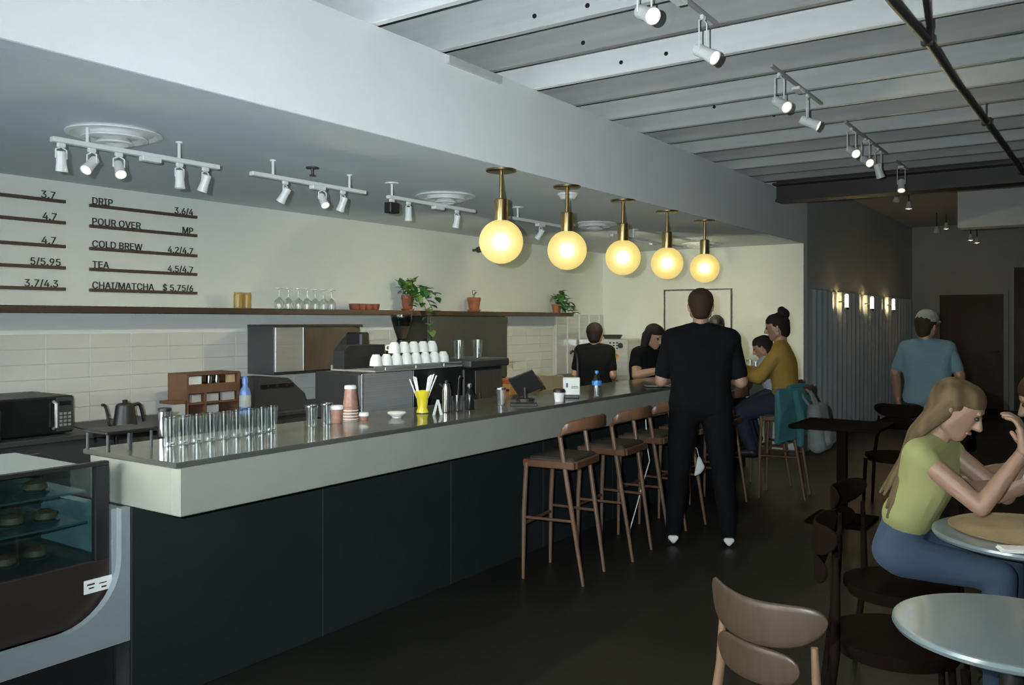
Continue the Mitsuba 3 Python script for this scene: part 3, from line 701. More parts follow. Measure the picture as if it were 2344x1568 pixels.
obj('upper_fold', rot(cbox((0, 0, 0), (0.11, 0.065, 0.006), 0.002), [0, 0, 1], 24).apply_translation((n0[0] + .01, n0[1], .7755)), 'm_paper', nk)
# dark furniture in the middle of the room
dt = thing('square_table', 'dark square table in the shadow between the bar and the man in the cap', 'table')
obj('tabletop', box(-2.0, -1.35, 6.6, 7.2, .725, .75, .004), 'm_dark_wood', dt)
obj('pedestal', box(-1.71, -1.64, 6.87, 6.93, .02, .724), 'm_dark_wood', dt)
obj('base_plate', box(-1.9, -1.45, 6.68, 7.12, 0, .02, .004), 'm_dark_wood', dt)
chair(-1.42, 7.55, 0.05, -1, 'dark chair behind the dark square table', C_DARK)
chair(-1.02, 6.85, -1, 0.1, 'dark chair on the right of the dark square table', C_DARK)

# ------------------------------------------------------------------ people
def frame(F, tilt=0.0, roll=0.0):
    f = np.array([F[0], F[1], 0.0]) / math.hypot(F[0], F[1])
    r, u = np.array([f[1], -f[0], 0]), np.array([0, 0, 1.0])
    c, s = math.cos(tilt), math.sin(tilt)
    f2, u2 = f * c - u * s, u * c + f * s
    c, s = math.cos(roll), math.sin(roll)
    return np.stack([r * c - u2 * s, f2, u2 * c + r * s], 1)

def hand(w, d, n, side, s=1.0):
    d, n = np.array(d, float), np.array(n, float)
    d /= np.linalg.norm(d)
    n = n - d * (n @ d)
    n /= np.linalg.norm(n)
    l = np.cross(d, n) * side
    w = np.array(w, float)
    P = lambda a, b, c=0.0: w + (d * a + l * b + n * c) * s
    out = [m3.Manifold.batch_hull([sph(P(a, b), r * s, 10) for a, b, r in ((0, -.016, .019), (0, .016, .019), (.082, -.032, .012), (.085, .034, .012), (.04, .036, .014))])]
    for i, L in enumerate((.88, 1.0, .95, .75)):
        b0, p, q = .033 - .022 * i, [], 0.35
        p.append(P(.082, b0))
        dirv = d
        for seg in (.042, .028, .022):
            dirv = d * math.cos(q) + n * math.sin(q)
            p.append(p[-1] + dirv * seg * L * s)
            q += 0.55
        out += chain(p, [.0095 * s, .009 * s, .0083 * s, .0075 * s], 8)
    t0 = P(.028, .036)
    t1 = t0 + (d * .6 + l * .75 + n * .25) * .04 * s
    out += chain([t0, t1, t1 + (d * .85 + n * .45) * .03 * s], [.013 * s, .0105 * s, .009 * s], 8)
    return out

def person(label, o, F, J, skin, top, bottom, hair, hstyle, sleeve=0.62, group=None, b=1.0, headF=None, htilt=0.0, hroll=0.0, hs=1.0, shoe='m_black', heel=None, parts_extra=None, hem=0.0):
    """One person: J has the joints in the person's own axes (x right, y forwards, z up), o stands on the floor."""
    t = thing('person', label, 'person', group)
    A = frame(F)
    o = np.array([o[0], o[1], 0.0])
    W = lambda p: o + A @ np.array(p, float)
    j = {k: W(v) for k, v in J.items() if k != 'hairdrop' and not (k[:2] in ('hd', 'hn') and len(k) == 3)}
    up = A[:, 2]
    R = A[:, 0]
    hf = frame(headF if headF is not None else F, htilt, hroll)
    hc = j['head']
    HP = lambda p: hc + hf @ (np.array(p, float) * hs)
    def torso(e):
        pe, wa, ch, nk = j['pelvis'], j['waist'], j['chest'], j['neck']
        pl = [(pe + R * s_ * .085 * b, .105 * b + e) for s_ in (-1, 1)]
        wl = [(wa + R * s_ * .075 * b, .095 * b + e) for s_ in (-1, 1)]
        cl = [(ch + R * s_ * .095 * b, .108 * b + e) for s_ in (-1, 1)]
        sl = [(j['sh' + q], .062 * b + e) for q in 'LR']
        return [hull(*pl, *wl), hull(*wl, *cl), hull(*cl, *sl), hull(*sl, (nk - up * 0.02, .058 * b + e))]
    def arm(q, e, f=2.0):
        a, m, w = j['sh' + q], j['el' + q], j['wr' + q]
        rs = [.056 * b + e, .043 * b + e, .029 * b + e]
        if f <= 1: return chain([a, a + (m - a) * f], [rs[0], rs[0] + (rs[1] - rs[0]) * f])
        return chain([a, a + (m - a) * .5, m], [rs[0], .052 * b + e, rs[1]]) + chain([m, m + (w - m) * .35, m + (w - m) * min(1, f - 1)], [rs[1], .042 * b + e, rs[2] + (rs[1] - rs[2]) * (2 - min(2, f))])
    def leg(q, e):
        h, k, a = j['hip' + q], j['kn' + q], j['an' + q]
        return chain([h, h + (k - h) * .45, k], [.092 * b + e, .080 * b + e, .058 * b + e]) + chain([k, k + (a - k) * .35, a], [.056 * b + e, .056 * b + e, .038 * b + e])
    neck = hull((j['neck'] - up * .03, .055 * b), (HP((0, -.02, -.06)), .052 * hs))
    skull = [hull((HP((0, -.018, .035)), .080 * hs), (HP((0, .025, .040)), .069 * hs), (HP((0, .046, -.078)), .032 * hs), (HP((.042, .0, -.050)), .032 * hs), (HP((-.042, .0, -.050)), .032 * hs), seg=24),
             hull((HP((0, .088, .018)), .008 * hs), (HP((0, .106, -.022)), .013 * hs), (HP((0, .085, -.022)), .016 * hs)),
             hull((HP((.03, .082, .036)), .012 * hs), (HP((-.03, .082, .036)), .012 * hs))]
    skull += [hull((HP((s_ * .079, -.008, .012)), .012 * hs), (HP((s_ * .076, -.006, -.025)), .010 * hs)) for s_ in (-1, 1)]
    feet = [hull((j['an' + q] - up * .035, .036), (j['an' + q] - up * .05 + A[:, 1] * .12, .028)) for q in 'LR']
    base = soft(torso(0) + [neck] + skull + [h for q in 'LR' for h in arm(q, 0) + leg(q, 0)] + feet, 0.022, 6)
    man = m3.Manifold(m3.Mesh(np.array(base.vertices, np.float32), np.array(base.faces, np.uint32)))
    hands = [hand(j['wr' + q], j['wr' + q] - j['el' + q] if 'hd' + q not in J else A @ np.array(J['hd' + q], float), A @ np.array(J.get('hn' + q, (0, 0.3, -1)), float), {'L': 1, 'R': -1}[q], hs) for q in 'LR']
    hm = [soft(h, 0.006, 3) for h in hands]
    full = man
    for h in hm:
        h.merge_vertices()
        hman = m3.Manifold(m3.Mesh(np.array(h.vertices, np.float32), np.array(h.faces, np.uint32)))
        if hman.status() == m3.Error.NoError: full = full + hman
    obj('body', tm(full if full.num_tri() else man), skin, t, smooth=True)
    sw = [h for q in 'LR' for h in arm(q, .012, sleeve)]
    pv = j['pelvis']
    j['pelvis'] = pv + (j['waist'] - pv) * hem
    tp_ = torso(.014)
    j['pelvis'] = pv
    obj('top', soft(tp_ + sw, 0.022, 5), top, t, smooth=True)
    obj('trousers', soft(torso(.009)[:1] + [h for q in 'LR' for h in leg(q, .012)], 0.03, 5), bottom, t, smooth=True)
    for q in 'LR':
        an = j['an' + q]
        s_ = obj('shoe', soft([hull((an - up * .03, .047), (an - up * .045 + A[:, 1] * .13, .036), (an - up * .045 - A[:, 1] * .03, .036))], 0.02, 3), shoe, t, smooth=True)
        if heel: obj('heel_tab', soft([hull((an - up * .035 - A[:, 1] * .052 - R * .02, .016), (an - up * .035 - A[:, 1] * .052 + R * .02, .016), (an - up * .06 - A[:, 1] * .045, .016))], 0.01, 2), heel, s_, smooth=True)
    # hair
    shell = hull((HP((0, -.026, .042)), .089 * hs), (HP((0, .018, .056)), .074 * hs), (HP((0, -.045, -.035)), .062 * hs), seg=24)
    cut = m3.Manifold.cube([.4 * hs, .2 * hs, .3 * hs]).translate([-.2 * hs, .030 * hs, -.255 * hs])
    cut2 = m3.Manifold.cube([.4 * hs, .2 * hs, .2 * hs]).translate([-.2 * hs, -.0 * hs, -.22 * hs])
    Mh = np.hstack([hf, hc[:, None]])
    shell = shell - cut.transform(Mh) - cut2.transform(Mh)
    hp = [shell]
    if hstyle == 'bun':
        hp += [hull((HP((0, -.075, .115)), .05 * hs), (HP((0, -.06, .15)), .036 * hs)), hull((HP((0, -.03, .08)), .06 * hs), (HP((0, -.075, .11)), .04 * hs))]
    if hstyle == 'strands':
        rg = np.random.default_rng(11)
        for k in range(26):
            a = rg.uniform(-1, 1)
            q0 = HP((a * .075, -.055 + .035 * abs(a), rg.uniform(-.03, .06)))
            L = rg.uniform(.20, .40)
            nk = j['neck'] + R * a * .10 - A[:, 1] * (.075 - .03 * abs(a)) + up * .0
            q2 = nk - A[:, 1] * (.05 + .10 * rg.random()) + R * a * .03 - up * L
            hp += chain([q0, nk + up * .03, nk - A[:, 1] * .045 - up * L * .4, q2], [.030, .024, .019, .006], 10)
    if hstyle == 'long':
        D = J.get('hairdrop', ((0, -.10, -.16), (0, -.13, -.34)))
        pts = [HP((0, -.05, .0)), hc + A @ np.array(D[0], float), hc + A @ np.array(D[1], float)]
        for s_ in (-1, 0, 1):
            off = R * s_ * .05
            hp += chain([pts[0] + off * .8, pts[1] + off, pts[2] + off * 1.25], [.058 * hs, .05, .026])
        for s_ in (-1, 1):
            hp += chain([HP((s_ * .07, .0, .03)), HP((s_ * .085, -.01, -.08)), pts[1] + R * s_ * .06], [.03, .032, .03])
    hk = obj('hair', soft(hp, 0.014, 4), hair, t, smooth=True)
    for s_ in (-1, 1): obj('eye', mv(trimesh.creation.icosphere(subdivisions=2, radius=.0095 * hs), HP((s_ * .032, .086, .014))), 'm_eye', t, smooth=True)
    obj('mouth', tm(hull((HP((.018, .079, -.055)), .006 * hs), (HP((0, .085, -.055)), .0075 * hs), (HP((-.018, .079, -.055)), .006 * hs))), 'm_lips', t, smooth=True)
    if parts_extra: parts_extra(t, HP, W, j)
    return t, HP, W

def stand(h=1.75, w=.12, lean=0.0, bow=0.0):
    s = h / 1.75
    q = lambda x, y, z: (x * s, y * s, z * s)
    J = dict(pelvis=q(0, 0, .96), waist=q(0, lean * .2, 1.10), chest=q(0, lean * .6, 1.29), neck=q(0, lean, 1.48), head=q(0, lean + .025 + bow, 1.63 - bow * .4))
    for n, x in (('L', -1), ('R', 1)):
        J.update({'sh' + n: q(x * .175, lean * .9, 1.425), 'hip' + n: q(x * .09, 0, .92), 'kn' + n: q(x * (.09 + (w - .09) * .6), .02, .49), 'an' + n: q(x * w, -.02, .085),
                  'el' + n: q(x * .24, lean * .8 - .03, 1.14), 'wr' + n: q(x * .16, lean + .2, 1.08)})
    return J
def sit(seat, h=1.7, lean=0.0, foot=0.0):
    s = h / 1.75
    z = seat
    J = dict(pelvis=(0, 0, z + .10), waist=(0, lean * .25, z + .25 * s), chest=(0, lean * .7, z + .43 * s), neck=(0, lean, z + .61 * s), head=(0, lean + .03, z + .76 * s))
    for n, x in (('L', -1), ('R', 1)):
        J.update({'sh' + n: (x * .17 * s, lean * .95, z + .555 * s), 'hip' + n: (x * .09, .03, z + .085), 'kn' + n: (x * .11, .42 * s, z + (.075 if foot == 0 else -.03)), 'an' + n: (x * .10, (.40 if foot == 0 else .30) * s, foot + .085),
                  'el' + n: (x * .23, lean + .02, z + .31 * s), 'wr' + n: (x * .13, lean + .22, z + .27 * s)})
    return J

# the man standing at the bar, seen from behind
o1 = at(1604, z=1, d=5.93)
J = stand(1.765, .185)
for n, x in (('L', -1), ('R', 1)):
    J['sh' + n], J['el' + n], J['wr' + n] = (x * .192, -.005, 1.415), (x * .27, .0, 1.13), (x * .15, .22, 1.17)
    J['hip' + n], J['kn' + n] = (x * .105, 0, .92), (x * .15, .02, .50)
person('standing man in black tee and black trousers seen from behind at the bar', o1, (-.40, .92), J, 'm_skin', 'm_black_cloth', 'm_black_trousers', 'm_hair_brown', 'short', sleeve=.80, b=1.10, heel='m_paper')
# two baristas behind the bar
J = stand(1.50, .1, .02)
person('barista in black tee behind the bar, in front of the steel ice machine', at(1360, z=1, d=9.0), (-.25, .97), J, 'm_skin_dim', 'm_black_cloth', 'm_black_trousers', 'm_hair_black', 'short', sleeve=.7, b=.98)
J = stand(1.50, .1, .08, .04)
J['elR'], J['wrR'], J['elL'], J['wrL'] = (.23, .12, 1.02), (.08, .33, 1.08), (-.22, .12, 1.02), (-.06, .33, 1.06)
J['hairdrop'] = ((0, -.09, -.17), (0, -.12, -.38))
person('barista with long dark hair bending over the bar left of the standing man', at(1478, z=1, d=8.45), (.92, -.38), J, 'm_skin_dim', 'm_black_cloth', 'm_black_trousers', 'm_hair_black', 'long', sleeve=.5, htilt=.35)
# seated woman in mustard
J = sit(.75, 1.68, .05, .33)
J['elR'], J['wrR'], J['elL'], J['wrL'] = (.22, .20, 1.06), (.10, .42, 1.10), (-.22, .22, 1.05), (-.10, .42, 1.10)
person('seated woman with a high dark bun and mustard sweater at the bar', (-2.31, 7.58), (-.97, -.22), J, 'm_skin_dim', 'm_mustard', 'm_navy', 'm_hair_black', 'bun', sleeve=1.95, htilt=.15)
# child beyond her
J = sit(.75, 1.22, .10, .35)
for n, x in (('L', -1), ('R', 1)): J['el' + n], J['wr' + n] = (x * .17, .12, 1.05), (x * .07, .26, 1.075)
person('small dark haired child leaning on the bar in front of the mustard sweater', (-2.60, 8.22), (-1, -.15), J, 'm_skin_dim', 'm_pale_shirt', 'm_navy', 'm_hair_black', 'short', sleeve=.8, b=.78, htilt=.35, hs=.93)
# person with a dark cap at the end of the bar
def cap_on(mt):
    def f(t, HP, W, j):
        k = obj('cap', soft([hull((HP((0, -.012, .075)), .086), (HP((0, .02, .07)), .080), (HP((0, -.02, .05)), .092)) - m3.Manifold.cube([.4, .4, .2]).translate([-.2, -.2, -.2]).transform(np.hstack([np.eye(3), HP((0, 0, .045))[:, None]]))], 0.012, 3), mt, t, smooth=True)
        obj('brim', soft([hull((HP((.05, .10, .048)), .006), (HP((-.05, .10, .048)), .006), (HP((0, .165, .040)), .006))], 0.01, 1), mt, k, smooth=True)
    return f
J = stand(1.56, .1)
person('person in a dark cap mostly hidden behind the standing man', at(1640, z=1, d=9.55), (.36, -.93), J, 'm_skin_dim', 'm_charcoal', 'm_navy', 'm_hair_black', 'short', sleeve=.8, parts_extra=cap_on('m_black'))
# man with a pale cap
J = stand(1.60, .12)
for n, x in (('L', -1), ('R', 1)):
    J['el' + n], J['wr' + n] = (x * .255, -.01, 1.08), (x * .24, .08, .86)
    J['hd' + n] = (0, .15, -1)
    J['hn' + n] = (-x, .2, 0)
person('man in pale cap and blue grey tee standing with his back turned', at(2122, z=1, d=7.5), (-.10, .99), J, 'm_skin_dim', 'm_blue_shirt', 'm_navy', 'm_hair_brown', 'short', sleeve=.75, b=.98, headF=(.5, .85), parts_extra=cap_on('m_cap_grey'))
# woman in the yellow top, seated, chin on her hand
J = sit(.50, 1.62, .16)
J.update(neck=(0.02, .135, 1.06), head=(0.02, .215, 1.185), shR=(.155, .11, 1.015), shL=(-.155, .14, 1.015), elR=(.15, .33, .835), wrR=(.06, .46, 1.05), elL=(-.15, .37, .835), wrL=(-.02, .45, 1.05), hdR=(-.1, -.1, 1), hdL=(.1, -.1, 1), hnR=(0, -1, 0), hnL=(0, -1, 0))
J['hairdrop'] = ((.03, -.17, -.17), (.05, -.25, -.38))
person('seated woman with long blond hair in a sleeveless pale yellow top, elbows on the table', H7, (.95, -.06), J, 'm_skin', 'm_yellow_top', 'm_jeans', 'm_hair_blond', 'strands', sleeve=.12, htilt=.45, hem=1.15, b=.80)
# person at the right edge
J = sit(.46, 1.72, .24)
J.update(head=(0, .30, 1.21), elL=(-.20, .50, .855), wrL=(-.02, .64, .86), elR=(.2, .42, .88), wrR=(.02, .58, .88))
J.update(hdL=(.5, .6, .1), hdR=(-.5, .6, .1))
person('seated person in a pale blue short sleeved shirt cut by the right edge', H8, (-.95, -.16), J, 'm_skin', 'm_pale_shirt', 'm_jeans', 'm_hair_brown', 'short', sleeve=.55, htilt=.3)

# ------------------------------------------------------------------ jacket and backpack on the sixth stool
jk = thing('jacket', 'teal jacket hanging over the back of the stool of the woman in mustard', 'jacket')
jp = [(-2.26, 7.16), (-2.17, 7.38), (-2.12, 7.58)]
obj('cloth', soft([hull(((x, y, .955), .022), ((x2, y2, .955), .022), ((x - .01, y + .0, .52 + .03 * i), .014), ((x2 - .01, y2, .55 + .03 * i), .014), ((x + .02, y, .75), .028)) for i, ((x, y), (x2, y2)) in enumerate(zip(jp[:-1], jp[1:]))], 0.02, 4), 'm_teal', jk, smooth=True)
obj('sleeve', soft(chain([(-2.15, 7.31, .93), (-2.12, 7.34, .72), (-2.13, 7.36, .50)], [.03, .038, .030]), 0.02, 4), 'm_teal', jk, smooth=True)
obj('collar', soft(chain([(-2.205, 7.30, .975), (-2.16, 7.45, .985), (-2.14, 7.60, .975)], [.02, .026, .02]), 0.02, 3), 'm_teal', jk, smooth=True)
bk = thing('backpack', 'grey backpack hanging beside the teal jacket on the back of the stool', 'backpack')
c = np.array([-2.0, 7.52, .66])
obj('bag', soft([hull((c + (-.03, -.10, .12), .06), (c + (-.03, .10, .12), .06), (c + (.0, -.12, -.16), .075), (c + (.0, .12, -.16), .075))], 0.025, 6), 'm_pack_grey', bk, smooth=True)
obj('pocket', soft([hull((c + (.06, -.07, .0), .04), (c + (.06, .07, .0), .04), (c + (.065, -.08, -.13), .045), (c + (.065, .08, -.13), .045))], 0.02, 4), 'm_pack_grey', bk, smooth=True)
for s_ in (-1, 1):
    obj('strap', tube(curve([c + (-.06, s_ * .08, .14), c + (-.13, s_ * .09, .24), c + (-.15, s_ * .05, .30), c + (-.09, s_ * .02, .27), c + (-.04, s_ * .04, .17)]), 0.012, 8), 'm_pack_grey', bk, smooth=40)
cl = thing('hanging_cloth', 'small white cloth hanging low between the legs of the standing man, behind him', 'cloth')
pc = at(1600, 1066, d=6.22)
obj('cloth', soft([hull((pc + (0, 0, .055), .012), (pc + (.012, .02, -.01), .022), (pc + (-.02, -.02, -.065), .008), (pc + (.0, .015, -.05), .012))], 0.01, 3), 'm_paper', cl, smooth=True)
obj('loop', tube([pc + (0, 0, .06), pc + (-.02, .01, .12), (-2.53, 5.90, .66)], 0.003, 5), 'm_paper', cl)
# white cable between the stools
w0 = thing('white_cable', 'thin bright white cable hanging down between the first two bar stools', 'cable')
cp = [at(1478, 1000, X=-2.80), at(1482, 1025, X=-2.80), at(1487, 1055, X=-2.80), at(1472, 1105, X=-2.80), at(1457, 1160, X=-2.80), at(1441, 1215, X=-2.80)]
cp[0][2] = 0.815
obj('cord', tube(cp, 0.0045, 6), 'm_paper', w0)
obj('plug', tube([cp[-1], cp[-1] + (cp[-1] - cp[-2]) * .15], 0.008, 8), 'm_paper', w0)

# ------------------------------------------------------------------ things on the shelf
def on_shelf(px, dx=0.13):
    return at(px, z=1, X=XW + dx)[1], XW + dx
def at_shelf(shape, y, x=None, m=None, smooth=40):
    return mv(shape, XW + 0.13 if x is None else x, y, SZ)
for k, px in enumerate((545, 565)):
    y, x = on_shelf(px, .12)
    t = thing('storage_jar', f'amber filled jar on the wall shelf, {"left" if k == 0 else "right"} one of the pair', 'jar', 'amber jars on the shelf')
    obj('glass', lathe([(0, .001), (.030, .001), (.033, .01), (.033, .105), (.028, .112)], 20, (x, y, SZ)), 'm_amber', t, smooth=40)
    obj('lid', cyl(.031, .112, .124, (x, y, SZ), 20, .002), 'm_tan_wood', t, smooth=40)
WG = lathe([(.036, .0), (.040, .035), (.034, .065), (.016, .085), (.0045, .095), (.0042, .155), (.012, .160), (.034, .163), (.034, .1645), (0, .166)], 20)
WGP = mikit.ply(WG, 'm_glass', smooth=40)
for k, px in enumerate((639, 660, 683, 703, 722, 741, 759)):
    y, x = on_shelf(px, .14)
    t = thing('wine_glass', f'upside down stemmed glass on the wall shelf, {("first", "second", "third", "fourth", "fifth", "sixth", "last")[k]} of seven from the left', 'glass', 'upside down stemmed glasses on the shelf')
    M = T().translate([x, y, SZ + .0005])
    obj('bowl_and_stem', WGP, None, t, M=M)
    obj('foot_rim', mikit.ply(lathe([(.030, .1646), (.0345, .1646), (.0345, .1662), (.030, .1662), (.030, .1646)], 20), 'm_chrome', smooth=40), None, t, M=M)
for k, px in enumerate((811, 826, 842, 857)):
    y, x = on_shelf(px, .13)
    t = thing('clay_dish', f'low brick red clay dish on the shelf, {("first", "second", "third", "fourth")[k]} of four from the left', 'dish', 'brick red dishes on the shelf')
    obj('dish', lathe([(0, .002), (.036, .002), (.044, .02), (.046, .045), (.042, .045), (.038, .02), (0, .012)], 20, (x, y, SZ)), 'm_clay_red', t, smooth=40)
    obj('rim', lathe([(.041, .045), (.048, .045), (.048, .056), (.041, .056), (.041, .045)], 20, (x, y, SZ)), 'm_clay_red', t, smooth=40)

def leaf_mesh(L, W):
    n = 6
    s = np.linspace(0, 1, n)
    w = W * np.array([.25, .95, 1.0, .78, .42, .0])
    v, f = [], []
    for i in range(n):
        zc = -0.22 * L * s[i] ** 2
        v += [[-w[i] / 2, L * s[i] - (.12 * L if i == 0 else 0), zc + .10 * w[i]], [0, L * s[i], zc], [w[i] / 2, L * s[i] - (.12 * L if i == 0 else 0), zc + .10 * w[i]]]
    for i in range(n - 1):
        for j in (0, 1):
            a = i * 3 + j
            f += [[a, a + 1, a + 4], [a, a + 4, a + 3]]
    return trimesh.Trimesh(np.array(v), np.array(f), process=False)
LEAVES = [mikit.ply(leaf_mesh(L, W), m, smooth=True) for L, W, m in ((.075, .062, 'm_leaf'), (.065, .05, 'm_leaf'), (.06, .052, 'm_leaf_pale'))]
def leafy(t, base, stems, rng, per=5, scale=1.0):
    for pts in stems:
        c = curve([np.array(base) + np.array(p) for p in pts], 5)
        obj('stem', tube(c, .0025, 5), 'm_stem', t, smooth=40)
        for i in np.linspace(len(c) * .25, len(c) - 1, per).astype(int):
            d = rng.normal(size=3) * (1, 1, .5) + np.array([.35, 0, .1])
            d /= np.linalg.norm(d)
            x = np.cross(d, [0, 0, 1.0]); x /= np.linalg.norm(x)
            z = np.cross(x, d)
            k = scale * rng.uniform(.75, 1.15)
            M = np.eye(4); M[:3, 0], M[:3, 1], M[:3, 2], M[:3, 3] = x * k, d * k, z * k, c[i]
            p = M[:3, 3] + d * .075 * k
            if min(p[0], c[i][0]) < XW + .03: M[0, 3] += XW + .03 - min(p[0], c[i][0])
            obj('leaf', LEAVES[int(rng.integers(0, 12)) % 5 % 3], None, t, M=T(M))
def pot(t, x, y, r, h, saucer=True):
    z0 = SZ + (.012 if saucer else 0)
    obj('pot', lathe([(0, 0), (r * .72, 0), (r * .94, h * .78), (r, h * .78), (r, h), (r * .9, h), (r * .86, h * .85), (0, h * .85)], 24, (x, y, z0)), 'm_terracotta', t, smooth=35)
    obj('soil', cyl(r * .87, h * .85, h * .87, (x, y, z0), 20), 'm_soil', t)
    if saucer: obj('saucer', lathe([(0, 0), (r * .85, 0), (r * 1.05, .018), (r * 1.0, .018), (r * .82, .008), (0, .008)], 24, (x, y, SZ + .001)), 'm_terracotta', t, smooth=35)
    return np.array([x, y, z0 + h * .85])
rng = np.random.default_rng(3)
y, x = on_shelf(933, .13)
t = thing('potted_plant', 'large leafy vine in a terracotta pot trailing from the wall shelf', 'potted plant')
b_ = pot(t, x, y, .062, .135)
leafy(t, b_, [[(0, 0, 0), (-.02, -.05, .08), (.02, -.09, .11)], [(0, 0, 0), (.03, -.03, .11), (.05, -.05, .17)], [(0, 0, 0), (.0, .03, .10), (.03, .05, .15)], [(0, 0, 0), (.05, .07, .09), (.07, .15, .10), (.08, .22, .05)],
              [(0, 0, 0), (.08, .06, .05), (.13, .14, -.03), (.15, .20, -.14)], [(0, 0, 0), (.10, .03, .02), (.16, .08, -.12), (.17, .13, -.28), (.16, .15, -.40)], [(0, 0, 0), (.09, -.04, .02), (.12, -.10, -.08)],
              [(0, 0, 0), (.10, .05, .04), (.15, .16, .06), (.15, .25, .0)]], rng, per=9, scale=1.45)
y, x = on_shelf(1085, .13)
t = thing('potted_plant', 'terracotta pot with a tiny sprig and a saucer on the wall shelf', 'potted plant')
b_ = pot(t, x, y, .072, .135)
leafy(t, b_, [[(0, 0, 0), (.0, .01, .05), (.01, .03, .075)], [(0, 0, 0), (.0, -.02, .05), (-.0, -.03, .09)]], rng, per=3, scale=.55)
y, x = on_shelf(1274, .13)
t = thing('potted_plant', 'small bushy plant in a terracotta pot at the far end of the shelf', 'potted plant')
b_ = pot(t, x, y, .06, .10, False)
leafy(t, b_, [[(0, 0, 0), (.0, -.04, .08), (.02, -.07, .13)], [(0, 0, 0), (.02, .02, .10), (.04, .04, .17)], [(0, 0, 0), (.06, .07, .08), (.10, .16, .04)], [(0, 0, 0), (.08, .08, .03), (.13, .17, -.08)], [(0, 0, 0), (.10, .02, .0), (.15, .08, -.12)], [(0, 0, 0), (.0, .06, .09), (.02, .10, .14)]], rng, per=7, scale=1.5)

# ------------------------------------------------------------------ the wall cabinet and machines at the back
CXF = -5.216
y0, y1 = at(630, z=1, X=CXF)[1], at(828, z=1, X=CXF)[1]
t = thing('wall_cabinet', 'dark wall cabinet under the shelf with one steel door and one brown door', 'cabinet')
obj('body', box(XW + 0.014, CXF - 0.02, y0, y1, 1.13, 1.51, .003), 'm_charcoal', t)
ym = at(694, z=1, X=CXF)[1]
obj('door', box(CXF - 0.019, CXF, y0 + .004, ym - .003, 1.15, 1.495, .002), 'm_stainless', t, label='brushed steel door')
obj('door', box(CXF - 0.019, CXF, ym + .012, y1 - .06, 1.15, 1.495, .002), 'm_brown_panel', t, label='brown wood grain door')
obj('edge_strip', box(CXF - 0.019, CXF + .006, ym - .002, ym + .011, 1.15, 1.495), 'm_chrome', t, label='bright chrome strip')
obj('top_trim', box(XW + 0.014, CXF + .004, y0, y1, 1.496, 1.515), 'm_black', t)
# sloped dark machine under it
t = thing('coffee_brewer', 'large dark grey machine with a sloped side under the wall cabinet', 'coffee machine')
ya, yb = at(590, z=1, X=-5.0)[1], at(712, z=1, X=-5.0)[1]
obj('body', remap(prism([(ya, .881), (yb, .881), (yb - .05, 1.0), (yb - .20, 1.12), (ya, 1.12)], .40), (0, 1, 0), (0, 0, 1), (1, 0, 0), (-5.43, 0, 0)), 'm_charcoal', t)
obj('control_strip', box(-5.029, -5.022, ya + .05, ya + .35, 1.05, 1.08), 'm_black_gloss', t)
for k in range(3): obj('button', mv(rot(cyl(.010, 0, .008, seg=10), [0, 1, 0], 90), -5.022, ya + .12 + .08 * k, 1.065), 'm_chrome', t)
# black box with a blue label right of the cabinet
ya, yb = at(820, z=1, X=-5.05)[1], at(849, z=1, X=-5.05)[1]
t = thing('coffee_grinder', 'black coffee grinder with a blue label right of the wall cabinet', 'coffee grinder')
obj('body', box(-5.35, -5.05, ya, yb, .881, 1.20, .01), 'm_black', t)
obj('head', box(-5.32, -5.05, ya + .03, yb - .01, 1.201, 1.45, .015), 'm_black', t)
obj('label', box(-5.049, -5.045, ya + .01, ya + .055, 1.23, 1.28), 'm_blue_bottle', t)
obj('portafilter_fork', tube([(-5.05, ya + .1, 1.17), (-4.97, ya + .1, 1.17)], .008), 'm_chrome', t)
# hopper grinder
t = thing('coffee_grinder', 'tall coffee grinder with a smoky conical hopper between the cabinet and the black fridge', 'coffee grinder')
p = at(919, 780, d=7.2)
p[0], p[1] = at(919, z=1, X=-5.1)[0:2]
obj('hopper', lathe([(.035, 1.375), (.04, 1.40), (.095, 1.56), (.095, 1.585)], 24, (p[0], p[1], 0)), 'm_smoke', t, smooth=40)
obj('hopper_lid', lathe([(0, 1.585), (.098, 1.585), (.098, 1.597), (.02, 1.605), (0, 1.605)], 24, (p[0], p[1], 0)), 'm_black_gloss', t, smooth=40)
obj('beans', lathe([(0, 1.376), (.034, 1.376), (.075, 1.50), (0, 1.515)], 20, (p[0], p[1], 0)), 'm_soil', t, smooth=40)
obj('collar', cyl(.042, 1.29, 1.375, (p[0], p[1], 0), 20), 'm_black', t, smooth=40)
obj('body', box(p[0] - .12, p[0] + .12, p[1] - .09, p[1] + .09, .881, 1.289, .02), 'm_charcoal', t)
# black fridge / tower
FX = -5.25
y0, y1 = at(982, z=1, X=FX)[1], at(1160, z=1, X=FX)[1]
t = thing('black_fridge', 'tall black fridge standing on the back counter under the two plants', 'fridge')
obj('body', box(XW + 0.014, FX - .012, y0, y1, .881, 1.592, .006), 'm_black', t)
obj('door', box(FX - .011, FX + .010, y0 + .005, y1 - .005, .95, 1.585, .004), 'm_charcoal', t)
obj('handle', tube([(FX + .012, y0 + .05, 1.05), (FX + .035, y0 + .05, 1.06), (FX + .035, y0 + .05, 1.30), (FX + .012, y0 + .05, 1.31)], .007), 'm_charcoal', t)
